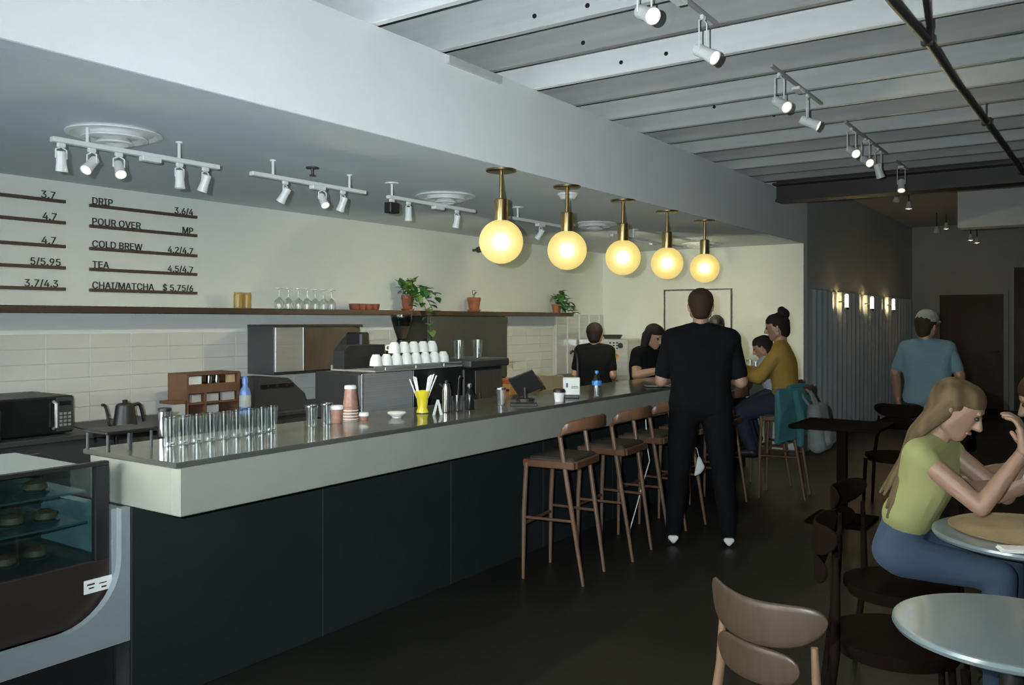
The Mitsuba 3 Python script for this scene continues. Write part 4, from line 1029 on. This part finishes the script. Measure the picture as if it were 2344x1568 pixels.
# batch brewer in front of it, on the work counter
BXF = -3.55
y0, y1 = at(1062, z=1, X=BXF)[1], at(1166, z=1, X=BXF)[1]
t = thing('batch_brewer', 'black batch coffee brewer with chrome taps beside the espresso machine', 'coffee machine')
y0 = max(y0, at(1058, z=1, X=-3.6)[1] + .03)
zt = at(1110, 822, X=BXF)[2]
obj('body', box(-3.95, BXF - .06, y0, y1, .912, zt - .06, .01), 'm_black', t)
obj('top_housing', box(-3.97, BXF, y0 - .005, y1 + .005, zt - .055, zt, .01), 'm_charcoal', t)
obj('front_panel', box(BXF - .058, BXF - .05, y0 + .12, y1 - .02, .95, zt - .08, .003), 'm_brown_panel', t)
for yy in (y0 + .12, y1 - .12):
    k = obj('tap', tube([(BXF - .06, yy, 1.0), (BXF - .0, yy, 1.0), (BXF + .0, yy, .96)], .010), 'm_chrome', t)
    obj('tap_handle', tube([(BXF - .01, yy, 1.0), (BXF - .01, yy, 1.05)], .008), 'm_black', k)
for px, py in ((1074, 800), (1130, 815)):
    q = (BXF - .2, y0 + (.12 if px < 1100 else y1 - y0 - .12))
    g = thing('tall_glass', f'clear tall glass standing on the batch brewer, {"left" if px < 1100 else "right"} one', 'glass')
    obj('glass', lathe([(0, .001), (.032, .001), (.038, .13)], 18, (q[0], q[1], zt)), 'm_glass', g, smooth=40)
    obj('base', cyl(.031, .0005, .010, (q[0], q[1], zt), 18), 'm_glass', g, smooth=40)

# ------------------------------------------------------------------ espresso machine with cups on top
EX = -3.60
y0, y1 = at(826, z=1, X=EX)[1], at(1058, z=1, X=EX)[1]
t = thing('espresso_machine', 'steel backed espresso machine loaded with cups in the middle of the bar', 'espresso machine')
obj('body', box(-4.0, EX - .012, y0, y1, .945, 1.235, .012), 'm_black', t)
ye = at(946, z=1, X=EX)[1]
obj('back_panel', box(EX - .011, EX, y0 + .01, ye - .004, .965, 1.232, .003), 'm_stainless', t, label='mirror steel back panel')
obj('back_panel', box(EX - .011, EX, ye + .004, y1 - .01, .965, 1.232, .003), 'm_black_gloss', t, label='dark glossy back panel')
for yy in (y0 + .012, ye): obj('edge_strip', box(EX, EX + .004, yy - .003, yy + .003, .965, 1.232), 'm_chrome', t)
obj('cup_tray', cat_([box(-3.98, EX - .0, y0 + .12, y1, 1.236, 1.246), box(-3.98, -3.965, y0 + .12, y1, 1.246, 1.27), box(EX - .012, EX - .004, y0 + .12, y1, 1.262, 1.27)]), 'm_stainless', t)
for yy in (y0 + .22, y0 + .50, y0 + .78): obj('rail_post', cyl(.005, 1.246, 1.263, (EX - .008, yy, 0), 8), 'm_chrome', t)
for xx in (-3.95, -3.66):
    for yy in (y0 + .06, y1 - .06): obj('foot', cyl(.022, .9105, .945, (xx, yy, 0), 14), 'm_chrome', t, smooth=40)
for yy in (y0 + .3, y0 + .7):
    g = obj('group_head', mv(rot(cyl(.035, 0, .08, seg=16), [0, 1, 0], -90), -4.0, yy, 1.12), 'm_chrome', t, smooth=40)
    obj('portafilter', tube([(-4.06, yy, 1.07), (-4.2, yy, 1.06)], .012), 'm_black', g)
obj('dome_cover', remap(prism(Polygon([(y0 + .12, 1.247), (y0 + .12, 1.36), (y0 + .16, 1.392), (y0 + .48, 1.392), (y0 + .48, 1.247)]), .10), (0, 1, 0), (0, 0, 1), (1, 0, 0), (-3.96, 0, 0)), 'm_black', t)
CUP = [('cup', mikit.ply(lathe([(.040, 0), (.0405, .006), (.036, .04), (.026, .062), (.022, .066), (.022, .070), (.018, .070), (.018, .066), (0, .065)], 18), 'm_lid', smooth=40)),
       ('handle', mikit.ply(tube(curve([(.036, 0, .018), (.056, 0, .022), (.054, 0, .045), (.032, 0, .05)], 4), .0045, 6), 'm_lid', smooth=40))]
cups = [(r, k, (-3.66 - .11 * (r == 0), y0 + .19 + .092 * k + .03 * (r == 0), 1.2705 if r else 1.2465)) for r in (0, 1) for k in range(8)]
ORD = ('first', 'second', 'third', 'fourth', 'fifth', 'sixth', 'seventh', 'eighth')
upper = [(2, k, (-3.72, y0 + .42 + .092 * k, 1.3405)) for k in range(5)]
for r, k, (x, y, z) in [c for c in cups if c[0] == 1] + upper:
    t = thing('coffee_cup', f'upside down white cup on the espresso machine, {ORD[k]} from left, {"lower" if r == 1 else "upper"} row', 'cup', 'cups on the espresso machine')
    for n, p in CUP: obj(n, p, None, t, M=T().translate([x, y, z - (.0 if r == 1 else .0)]).rotate([0, 0, 1], float(RNG.uniform(150, 210))))

# ------------------------------------------------------------------ bar top, from the near end
B = lambda px, py: at(px, py, z=BZ)
def vessel(name, label, cat, px, py, prof, m, group=None, seg=20, extra=None, part='body'):
    p = B(px, py)
    t = thing(name, label, cat, group)
    obj(part, lathe(prof, seg, (p[0], p[1], BZ + .0005)), m, t, smooth=40)
    if extra: extra(t, p)
    return t, p
# pour over stand
pa, pb2 = B(238, 1032), B(335, 1024)
t = thing('pour_over_stand', 'low black pour over stand at the near end of the bar', 'stand')
cs = (pa + pb2) / 2 - (0.05, 0, 0)
obj('shelf_top', box(cs[0] - .085, cs[0] + .085, cs[1] - .10, cs[1] + .11, BZ + .07, BZ + .083, .003), 'm_black', t)
for sx in (-.075, .075):
    for sy in (-.09, 0.0, .10): obj('leg', cyl(.006, BZ + .0005, BZ + .07, (cs[0] + sx, cs[1] + sy, 0), 8), 'm_charcoal', t)
# kettle on the back counter
k0 = at(286, z=.88, d=5.15)
t = thing('gooseneck_kettle', 'black gooseneck kettle on the back counter right of the microwave', 'kettle')
kb = (k0[0], k0[1], .8805)
obj('body', lathe([(0, 0), (.085, 0), (.085, .012), (.070, .03), (.052, .155), (.046, .165), (.03, .172), (0, .172)], 24, kb), 'm_black', t, smooth=35)
obj('lid_knob', lathe([(0, .172), (.012, .172), (.016, .188), (0, .192)], 14, kb), 'm_black', t, smooth=40)
obj('spout', tube(curve([np.array(kb) + q for q in ((0, -.06, .03), (0, -.10, .05), (0, -.11, .11), (0, -.125, .165), (0, -.145, .170))]), .008, 8), 'm_black', t, smooth=40)
obj('handle', tube(curve([np.array(kb) + q for q in ((0, .045, .155), (0, .09, .158), (0, .105, .13), (0, .125, .05))]), .010, 8), 'm_black', t, smooth=40)
obj('base', cyl(.095, -.0003, .0, kb, 20), 'm_charcoal', t)
# microwave
mx = -5.02
y0, y1 = at(-30, z=1, X=mx)[1], at(170, z=1, X=mx)[1]
zt = at(120, 908, X=mx)[2]
t = thing('microwave', 'black microwave oven on the back counter at the left edge', 'microwave')
obj('body', box(XW + .05, mx - .012, y0, y1, .89, zt, .006), 'm_black', t)
yd = at(118, z=1, X=mx)[1]
obj('door', box(mx - .0115, mx, y0 + .004, yd, .90, zt - .008, .003), 'm_black_gloss', t)
obj('handle', tube([(mx, yd + .012, .92), (mx + .03, yd + .012, .93), (mx + .03, yd + .012, zt - .04), (mx, yd + .012, zt - .03)], .010), 'm_stainless', t, smooth=40)
obj('control_panel', box(mx - .0115, mx, yd + .03, y1 - .004, .90, zt - .008, .003), 'm_charcoal', t)
obj('display', box(mx, mx + .002, yd + .045, y1 - .02, zt - .055, zt - .03), 'm_black_gloss', t)
for i in range(4):
    for j in range(3): obj('button', box(mx, mx + .002, yd + .045 + .025 * j, yd + .063 + .025 * j, .93 + .022 * i, .945 + .022 * i), 'm_stainless', t)
for yy in (y0 + .05, y1 - .05): obj('foot', box(-5.4, -5.1, yy - .015, yy + .015, .8805, .89), 'm_black', t)
t = thing('power_cord', 'black cord lying on the back counter between microwave and kettle', 'cord')
obj('cord', tube(curve([(mx - .1, y1 + .003, .93), (mx - .05, y1 + .06, .90), (mx - .04, y1 + .13, .886), (mx - .02, kb[1] - .12, .885)]), .004, 6), 'm_black', t, smooth=40)
obj('plug', cbox((mx - .02, kb[1] - .115, .886), (.02, .03, .01), .003), 'm_black', t)
# syrup bottle at the left edge
q = at(12, z=1, d=4.6)
t = thing('syrup_bottle', 'dark syrup bottle with a pump at the left edge in front of the microwave', 'bottle')
q[0] = -4.99
obj('bottle', lathe([(0, 0), (.034, 0), (.036, .01), (.036, .17), (.014, .22), (.014, .25)], 20, (q[0], q[1], .8805)), 'm_black_gloss', t, smooth=40)
obj('pump', cat_([cyl(.016, .25, .27, (q[0], q[1], .8805), 14), tube([(q[0], q[1], 1.15), (q[0], q[1], 1.20), (q[0] + .04, q[1], 1.205)], .006)]), 'm_black', t)
# row of clear glasses
GL = [('wall', mikit.ply(lathe([(0, .004), (.026, .004), (.031, .118)], 20), 'm_glass', smooth=40)), ('base', mikit.ply(cyl(.0255, .0, .008, seg=20), 'm_glass', smooth=40)),
      ('rim', mikit.ply(lathe([(.0295, .1185), (.032, .1185), (.032, .1215), (.0295, .1215), (.0295, .1185)], 20), 'm_smoke', smooth=40)),
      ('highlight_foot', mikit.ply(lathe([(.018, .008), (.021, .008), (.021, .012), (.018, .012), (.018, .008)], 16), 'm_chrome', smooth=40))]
for k, px in enumerate((389, 419, 450, 481, 512, 541, 570, 599, 621)):
    p = B(px, 1021 - 34 * k / 8)
    t = thing('tall_glass', f'clear tumbler on the near bar top, {("first", "second", "third", "fourth", "fifth", "sixth", "seventh", "eighth", "last")[k]} of the row from the left', 'glass', 'row of tumblers on the near bar top')
    for n, pl in GL: obj(n, pl, None, t, M=T().translate([p[0], p[1], BZ + .0005]))
vessel('steel_canister', 'shiny steel canister behind the row of tumblers, left end', 'canister', 377, 1000, [(0, 0), (.028, 0), (.030, .004), (.030, .115), (.026, .118)], 'm_chrome', extra=lambda t, p: obj('lid', cyl(.029, .118, .132, (p[0], p[1], BZ), 20, .002), 'm_black', t, smooth=40))
# wooden organiser, box, spray bottle on the back counter
ox = -5.12
y0, y1 = at(428, z=1, X=ox)[1], at(549, z=1, X=ox)[1]
zt = at(490, 853, X=ox)[2]
t = thing('wooden_organizer', 'wooden organizer box with paper slips standing on the back counter', 'organizer')
w_ = .014
obj('frame', cat_([box(ox - .22, ox, y0, y0 + w_, .8805, zt), box(ox - .22, ox, y1 - w_, y1, .8805, zt), box(ox - .22, ox, y0 + w_, y1 - w_, zt - w_, zt), box(ox - .22, ox, y0 + w_, y1 - w_, .8805, .8805 + w_), box(ox - .22, ox - .21, y0 + w_, y1 - w_, .895, zt - w_)]), 'm_crate', t)
zs = [.8805 + (zt - .8805) * f for f in (.30, .55, .62)]
obj('shelf_board', box(ox - .209, ox, y0 + w_, y1 - w_, zs[0], zs[0] + .012), 'm_crate', t)
obj('shelf_board', box(ox - .209, ox, y0 + w_, y1 - w_, zs[1], zs[1] + .06), 'm_crate', t)
ymid = y0 + (y1 - y0) * .33
obj('divider', box(ox - .209, ox, ymid, ymid + .012, .895, zs[1]), 'm_crate', t)
W_ = y1 - y0
for k, (a, b2, c, d2, m, n) in enumerate(((.06, .30, zs[1] + .065, zt - .02, 'm_paper', 'pale note in its upper left'), (.80, .94, zs[1] + .062, zt - .02, 'm_tan_wood', 'tan packet in its upper right'), (.38, .62, zs[0] + .02, zs[1] - .01, 'm_grey_paper', 'grey slips in its middle row'),
                                         (.70, .93, zs[0] + .018, zs[1] - .006, 'm_grey_paper', 'grey packet at the right of its middle row'), (.12, .29, zs[0] + .02, zs[1] - .01, 'm_grey_paper', 'grey slips at the left of its middle row'), (.40, .62, .897, zs[0] - .015, 'm_grey_paper', 'grey slips in its bottom row'))):
    g = thing('paper_slip', f'small card in the wooden organizer, {n}', 'card')
    obj('card', box(ox - .05, ox - .02, y0 + W_ * a, y0 + W_ * b2, c - .004 if k in (0, 1) else c - .007, d2, .001), m, g)
for k, f in enumerate((.50, .65)):
    g = thing('metal_shaker', f'small shiny metal shaker in the wooden organizer, {"left" if k == 0 else "right"} one', 'shaker', 'shakers in the organizer')
    yy = y0 + W_ * f
    obj('body', lathe([(0, 0), (.018, 0), (.018, .05), (.012, .058), (0, .06)], 16, (ox - .06, yy, zs[1] + .0605)), 'm_chrome', g, smooth=40)
    obj('cap', cyl(.0185, .05, .056, (ox - .06, yy, zs[1] + .0605), 16), 'm_chrome', g, smooth=40)
yy = at(411, z=1, X=ox)[1]
t = thing('small_carton', 'small carton with a brown top left of the wooden organizer', 'carton')
obj('carton', box(ox - .15, ox, yy - .05, yy + .045, .8805, .985, .002), 'm_grey_paper', t)
obj('lid', box(ox - .153, ox + .003, yy - .053, yy + .048, .9855, 1.005, .002), 'm_crate', t)
yy = at(561, z=1, X=-5.01)[1]
t = thing('spray_bottle', 'blue plastic bottle standing right of the wooden organizer', 'bottle')
obj('bottle', lathe([(0, 0), (.036, 0), (.040, .008), (.040, .15), (.030, .185), (.018, .20), (.018, .22)], 20, (-5.01, yy, .8805)), 'm_blue_bottle', t, smooth=40)
obj('cap', lathe([(0, .22), (.022, .22), (.020, .26), (.010, .275), (0, .275)], 16, (-5.01, yy, .8805)), 'm_blue_bottle', t, smooth=40)
obj('label', lathe([(.0408, .06), (.0412, .06), (.0412, .14), (.0408, .14)], 20, (-5.01, yy, .8805)), 'm_grey_paper', t, smooth=40)
# glasses, paper cups, dish
for k, (px, py) in enumerate(((713, 976), (748, 970))):
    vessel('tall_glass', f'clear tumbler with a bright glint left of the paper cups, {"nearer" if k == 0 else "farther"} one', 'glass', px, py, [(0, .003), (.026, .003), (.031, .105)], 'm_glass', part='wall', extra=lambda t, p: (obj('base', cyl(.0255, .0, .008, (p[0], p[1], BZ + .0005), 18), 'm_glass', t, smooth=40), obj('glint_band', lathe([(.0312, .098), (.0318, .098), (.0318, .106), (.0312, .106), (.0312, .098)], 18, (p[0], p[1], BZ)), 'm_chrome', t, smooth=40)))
def paper_cup(label, px, py, r, h, lid, n=1, group=None):
    p = B(px, py)
    for k in range(n):
        t = thing('paper_cup', label.format(k=ORD[k]), 'paper cup', group)
        z = BZ + .0005 + k * .0155
        obj('cup', lathe([(r * 1.0, 0), (r * 1.06, .001), (r * 1.06, .006), (r, .007), (r * .74, h), (0, h)], 24, (p[0], p[1], z)) if n > 1 else lathe([(0, 0), (r * .78, 0), (r, h), (r * .95, h), (0, h - .01)], 24, (p[0], p[1], z)), 'm_kraft', t, smooth=40)
        if n > 1: obj('rim', lathe([(r * 1.02, .0005), (r * 1.085, .001), (r * 1.085, .0055), (r * 1.02, .0062), (r * 1.02, .0005)], 24, (p[0], p[1], z)), 'm_lid' if k < 4 else 'm_kraft', t, smooth=40)
        if lid and k == n - 1:
            zz = h if n == 1 else h
            obj('lid', lathe([(0, zz + .0005), (r * (1.04 if n == 1 else .80), zz + .0005), (r * (1.04 if n == 1 else .80), zz + .012), (r * (.92 if n == 1 else .7), zz + .020), (0, zz + .020)], 24, (p[0], p[1], z)), 'm_lid', t, smooth=40)
paper_cup('brown paper cup stacked upside down on the bar, {k} from the bottom of the stack', 802, 960, .040, .10, True, 5, 'stack of brown paper cups')
paper_cup('small brown paper cup with a white lid left of the tall stack of cups', 771, 968, .033, .070, True)
paper_cup('very small brown paper cup with a white lid right of the tall stack of cups', 833, 962, .026, .022, True)
vessel('white_dish', 'round white dish on the bar between the paper cups and the yellow glass', 'dish', 908, 955, [(0, .002), (.025, .002), (.05, .02), (.052, .026), (.046, .03), (.03, .03), (0, .026)], 'm_lid', seg=28, extra=lambda t, p: obj('foot_ring', lathe([(.018, 0), (.026, 0), (.026, .004), (.018, .004), (.018, 0)], 20, (p[0], p[1], BZ + .0003)), 'm_lid', t))
t, p = vessel('yellow_glass', 'yellow flared glass filled with white paper straws on the bar', 'vase', 967, 946, [(0, .001), (.034, .001), (.035, .008), (.027, .03), (.034, .09), (.046, .128), (.044, .128), (.032, .09), (.025, .03), (0, .012)], 'm_yellow', seg=28, extra=lambda t, p: obj('foot', cyl(.036, 0, .004, (p[0], p[1], BZ + .0003), 24), 'm_black', t))
rs = np.random.default_rng(5)
for k in range(14):
    s_ = -1 if k < 5 else 1
    a = rs.uniform(.6, 1.0)
    q0 = np.array([p[0] - ST * 0 + CT * .010 * s_ * a, p[1] + ST * .010 * s_ * a, BZ + .03])
    q1 = np.array([p[0] + CT * (.040 + .012 * rs.random()) * s_ + .012 * rs.normal(), p[1] + ST * (.040 + .012 * rs.random()) * s_ + .012 * rs.normal(), BZ + rs.uniform(.195, .225)])
    q1[0], q1[1] = p[0] + (q1[0] - p[0]), p[1] + (q1[1] - p[1])
    g = thing('paper_straw', 'white paper straw standing in the yellow glass on the bar', 'straw', 'paper straws in the yellow glass')
    scene[g] = mikit.ply(tube([q0, q1], .0042, 7), 'm_paper', smooth=40)
# carafe, folded card, spoon glass
vessel('steel_carafe', 'bright slim steel carafe right of the yellow glass', 'carafe', 1022, 944, [(0, 0), (.024, 0), (.026, .006), (.026, .12), (.020, .155), (.018, .165), (0, .166)], 'm_chrome', extra=lambda t, p: (obj('knob', lathe([(0, .166), (.008, .168), (.010, .18), (0, .186)], 14, (p[0], p[1], BZ)), 'm_chrome', t, smooth=40), obj('spout', tube([(p[0] - .015, p[1] - .015, BZ + .15), (p[0] - .03, p[1] - .03, BZ + .165)], .006), 'm_chrome', t)))
p = B(1002, 950)
t = thing('folded_card', 'small grey folded tent card standing left of the steel carafe', 'card')
R_ = np.array([CT, ST, 0])
f1 = [p + R_ * -.03, p + R_ * -.014, p + R_ * .006 + (0, 0, .085), p + R_ * -.006 + (0, 0, .085)]
f2 = [p + R_ * .012, p + R_ * .030, p + R_ * .008 + (0, 0, .085), p + R_ * -.002 + (0, 0, .085)]
N_ = np.array([-ST, CT, 0])
for f in (f1, f2):
    pts = np.array([q + N_ * s for q in f for s in (-.012, .012)])
    pts[:, 2] += .0005
    obj('leaf_panel', trimesh.convex.convex_hull(pts), 'm_grey_paper', t)
vessel('tall_glass', 'clear glass with a metal spoon right of the steel carafe', 'glass', 1046, 941, [(0, .003), (.028, .003), (.034, .09)], 'm_glass', part='wall', extra=lambda t, p: obj('spoon', tube([(p[0], p[1], BZ + .01), p + R_ * .012 + (0, 0, .19), p + R_ * .02 + (0, 0, .205)], [.003, .003, .006], 6), 'm_chrome', t))
vessel('dark_bottle', 'dark round shouldered bottle with a bright glint on the bar', 'bottle', 1075, 937, [(0, 0), (.026, 0), (.028, .006), (.028, .085), (.012, .115), (.012, .135)], 'm_black_gloss', extra=lambda t, p: obj('cap', lathe([(0, .135), (.014, .135), (.014, .15), (.008, .155), (0, .155)], 14, (p[0], p[1], BZ)), 'm_chrome', t, smooth=40))
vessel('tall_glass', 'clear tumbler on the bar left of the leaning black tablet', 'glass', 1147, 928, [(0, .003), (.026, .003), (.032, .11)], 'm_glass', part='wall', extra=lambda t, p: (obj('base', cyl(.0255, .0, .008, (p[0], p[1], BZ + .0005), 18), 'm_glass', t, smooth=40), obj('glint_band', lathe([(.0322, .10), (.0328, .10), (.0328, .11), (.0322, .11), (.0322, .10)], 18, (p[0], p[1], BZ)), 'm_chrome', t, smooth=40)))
# tablet till
p = B(1203, 916)
t = thing('tablet_till', 'black tablet till leaning on its stand on the bar, back turned to the room', 'tablet')
tb = cbox((0, 0, 0), (.19, .012, .15), .004)
M = np.eye(4); M[:3, :3] = frame((.35, -.93), 0) @ trimesh.transformations.rotation_matrix(math.radians(-28), [1, 0, 0])[:3, :3] @ trimesh.transformations.rotation_matrix(math.radians(24), [0, 1, 0])[:3, :3]
M[:3, 3] = p + (0, 0, .112)
tb.apply_transform(M)
obj('screen', tb, 'm_black', t)
obj('stand', cat_([tube([p + (0, 0, .01), p + (-.02, .02, .10)], .014, 8), cyl(.06, .0005, .012, (p[0], p[1], BZ), 20)]), 'm_black', t)
p = B(1200, 924)
t = thing('flat_tray', 'flat dark tray with bright corners on the bar under the tablet till', 'tray')
tp2 = rot(cbox((0, 0, 0), (.17, .13, .012), .004), [0, 0, 1], 35).apply_translation((p[0] + .05, p[1] - .08, BZ + .0065))
obj('tray', tp2, 'm_charcoal', t)
obj('chrome_corner', cbox((p[0] + .115, p[1] - .045, BZ + .011), (.010, .010, .02), .002), 'm_chrome', t)
# boxes behind the till
q = at(1178, 895, X=-3.72)
t = thing('red_box', 'low red topped box on the work counter behind the tablet till', 'box')
obj('box', box(-3.85, -3.68, q[1] - .12, q[1] + .12, .911, 1.07, .003), 'm_orange', t)
obj('lid', box(-3.853, -3.677, q[1] - .123, q[1] + .123, 1.0705, 1.10, .003), 'm_red_box', t)
for k, (px, zt) in enumerate(((1240, 1.10), (1266, 1.09))):
    q = at(px, 895, X=-3.75)
    t = thing('tan_carton', f'tan carton on the work counter behind the white sign, {"left" if k == 0 else "right"} one', 'carton', 'tan cartons behind the bar')
    obj('carton', box(-3.9, -3.70, q[1] - .10, q[1] + .09, .911, zt, .003), 'm_tan_wood', t)
    obj('flap', box(-3.9, -3.70, q[1] - .10, q[1] - .01, zt + .0005, zt + .006), 'm_tan_wood', t)
# takeaway cup and sign box
vessel('takeaway_cup', 'pale takeaway cup with a black lid left of the white sign', 'paper cup', 1280, 920, [(0, 0), (.027, 0), (.036, .062), (0, .062)], 'm_paper', extra=lambda t, p: obj('lid', lathe([(0, .0622), (.039, .0622), (.039, .072), (.034, .084), (0, .084)], 20, (p[0], p[1], BZ)), 'm_black', t, smooth=40))
p = B(1308, 911)
t = thing('sign_box', 'white upright sign box on a black foot on the bar', 'sign')
A_ = frame((.52, -.85))
def placed(m, o, A): 
    M = np.eye(4); M[:3, :3], M[:3, 3] = A, o
    m = m.copy(); m.apply_transform(M)
    return m
obj('foot', placed(cbox((0, 0, .011), (.105, .06, .02), .003), p, A_), 'm_black', t)
obj('box', placed(cbox((0, 0, .081), (.115, .045, .118), .004), p, A_), 'm_paper', t)
obj('violet_mark', placed(cbox((.030, .0232, .088), (.014, .001, .030)), p, A_), 'm_ink_violet', t)
for k in range(2): obj('green_line', placed(cbox((-.022, .0232, .080 - .010 * k), (.045, .001, .005)), p, A_), 'm_ink_green', t)
# water bottle
vessel('water_bottle', 'clear water bottle with a blue cap and blue label on the bar', 'bottle', 1366, 910, [(0, .001), (.030, .001), (.033, .01), (.033, .10), (.014, .15), (.012, .165)], 'm_glass', extra=lambda t, p: (obj('cap', cyl(.014, .165, .185, (p[0], p[1], BZ), 14, .002), 'm_blue_cap', t, smooth=40), obj('label', lathe([(.0336, .085), (.034, .085), (.034, .115), (.0336, .115)], 20, (p[0], p[1], BZ)), 'm_blue_cap', t, smooth=40)))
# gooseneck tap
q = at(1322, 880, X=-3.85)
t = thing('gooseneck_tap', 'dark gooseneck tap behind the bar left of the barista', 'tap')
zt = at(1305, 804, X=-3.85)[2]
obj('pipe', tube(curve([(-3.85, q[1], .911), (-3.85, q[1], zt - .10), (-3.85, q[1] - .03, zt - .02), (-3.85, q[1] - .09, zt), (-3.85, q[1] - .12, zt - .02)]), .011, 10), 'm_charcoal', t, smooth=40)
obj('base', cyl(.025, .9105, .93, (-3.85, q[1], 0), 16), 'm_charcoal', t)
# steel ice machine in the corner
IY = 9.48
x0, x1 = at(1322, z=1, Y=IY)[0], at(1438, z=1, Y=IY)[0]
x0 = max(x0, XW + .02)
zt = at(1380, 776, Y=IY)[2]
t = thing('ice_machine', 'brushed steel ice machine in the back corner with a round dial and an orange sticker', 'ice machine')
obj('cabinet', box(x0, x1, IY + .012, YB - .05, 0.0, zt, .006), 'm_stainless', t)
obj('front_panel', box(x0 + .004, x1 - .004, IY, IY + .0115, .1, zt - .006, .003), 'm_stainless', t)
for i in range(3):
    for j in range(3):
        q = at(1397 + 8 * j, 785 + 6 * i, Y=IY)
        obj('button', box(q[0] - .013, q[0] + .013, IY - .004, IY, q[2] - .008, q[2] + .008), 'm_black', t)
q = at(1421, 791, Y=IY)
obj('dial', mv(rot(cyl(.032, 0, .02, seg=20), [1, 0, 0], 90), q[0], IY, q[2]), 'm_black', t, smooth=40)
q = at(1411, 816, Y=IY)
obj('sticker', mv(rot(cyl(.036, 0, .002, seg=20), [1, 0, 0], 90), q[0], IY, q[2]), 'm_orange', t)
t = thing('metal_pan', 'dark shallow pan lying on top of the ice machine', 'pan')
q = at(1402, 770, Y=IY + .25)
obj('pan', lathe([(0, .002), (.10, .002), (.13, .05), (.125, .05), (.097, .006), (0, .006)], 24, (q[0], q[1], zt)), 'm_charcoal', t, smooth=40)
obj('handle', tube([(q[0] - .12, q[1] - .03, zt + .045), (q[0] - .30, q[1] - .10, zt + .05)], .009), 'm_charcoal', t)
# tablet and glasses further along the bar
p = B(1503, 886)
t = thing('flat_tablet', 'flat tablet lying on the bar just left of the standing man', 'tablet')
tb = placed(cbox((0, 0, .006), (.20, .14, .009), .003), p, frame((.57, -.82)))
obj('case', tb, 'm_black', t)
obj('screen', placed(cbox((0, 0, .0112), (.19, .13, .001)), p, frame((.57, -.82))), 'm_stainless', t)
for k, (px, h) in enumerate(((1703, .10), (1716, .13), (1729, .11), (1741, .12))):
    y = at(px, z=1, X=-2.9 - .05 * (k % 2))[1]
    xx = -2.9 - .05 * (k % 2)
    t = thing('tall_glass', f'clear glass on the bar beside the woman in mustard, {ORD[k]} from left', 'glass', 'glasses at the far end of the bar')
    obj('wall', lathe([(0, .003), (.028, .003), (.034, h)], 16, (xx, y, BZ + .0005)), 'm_glass', t, smooth=40)
    obj('drink', lathe([(0, .004), (.0265, .004), (.030, h * .55), (0, h * .55)], 16, (xx, y, BZ + .0005)), 'm_amber', t, smooth=40)
q = at(1455, 835, d=8.2)
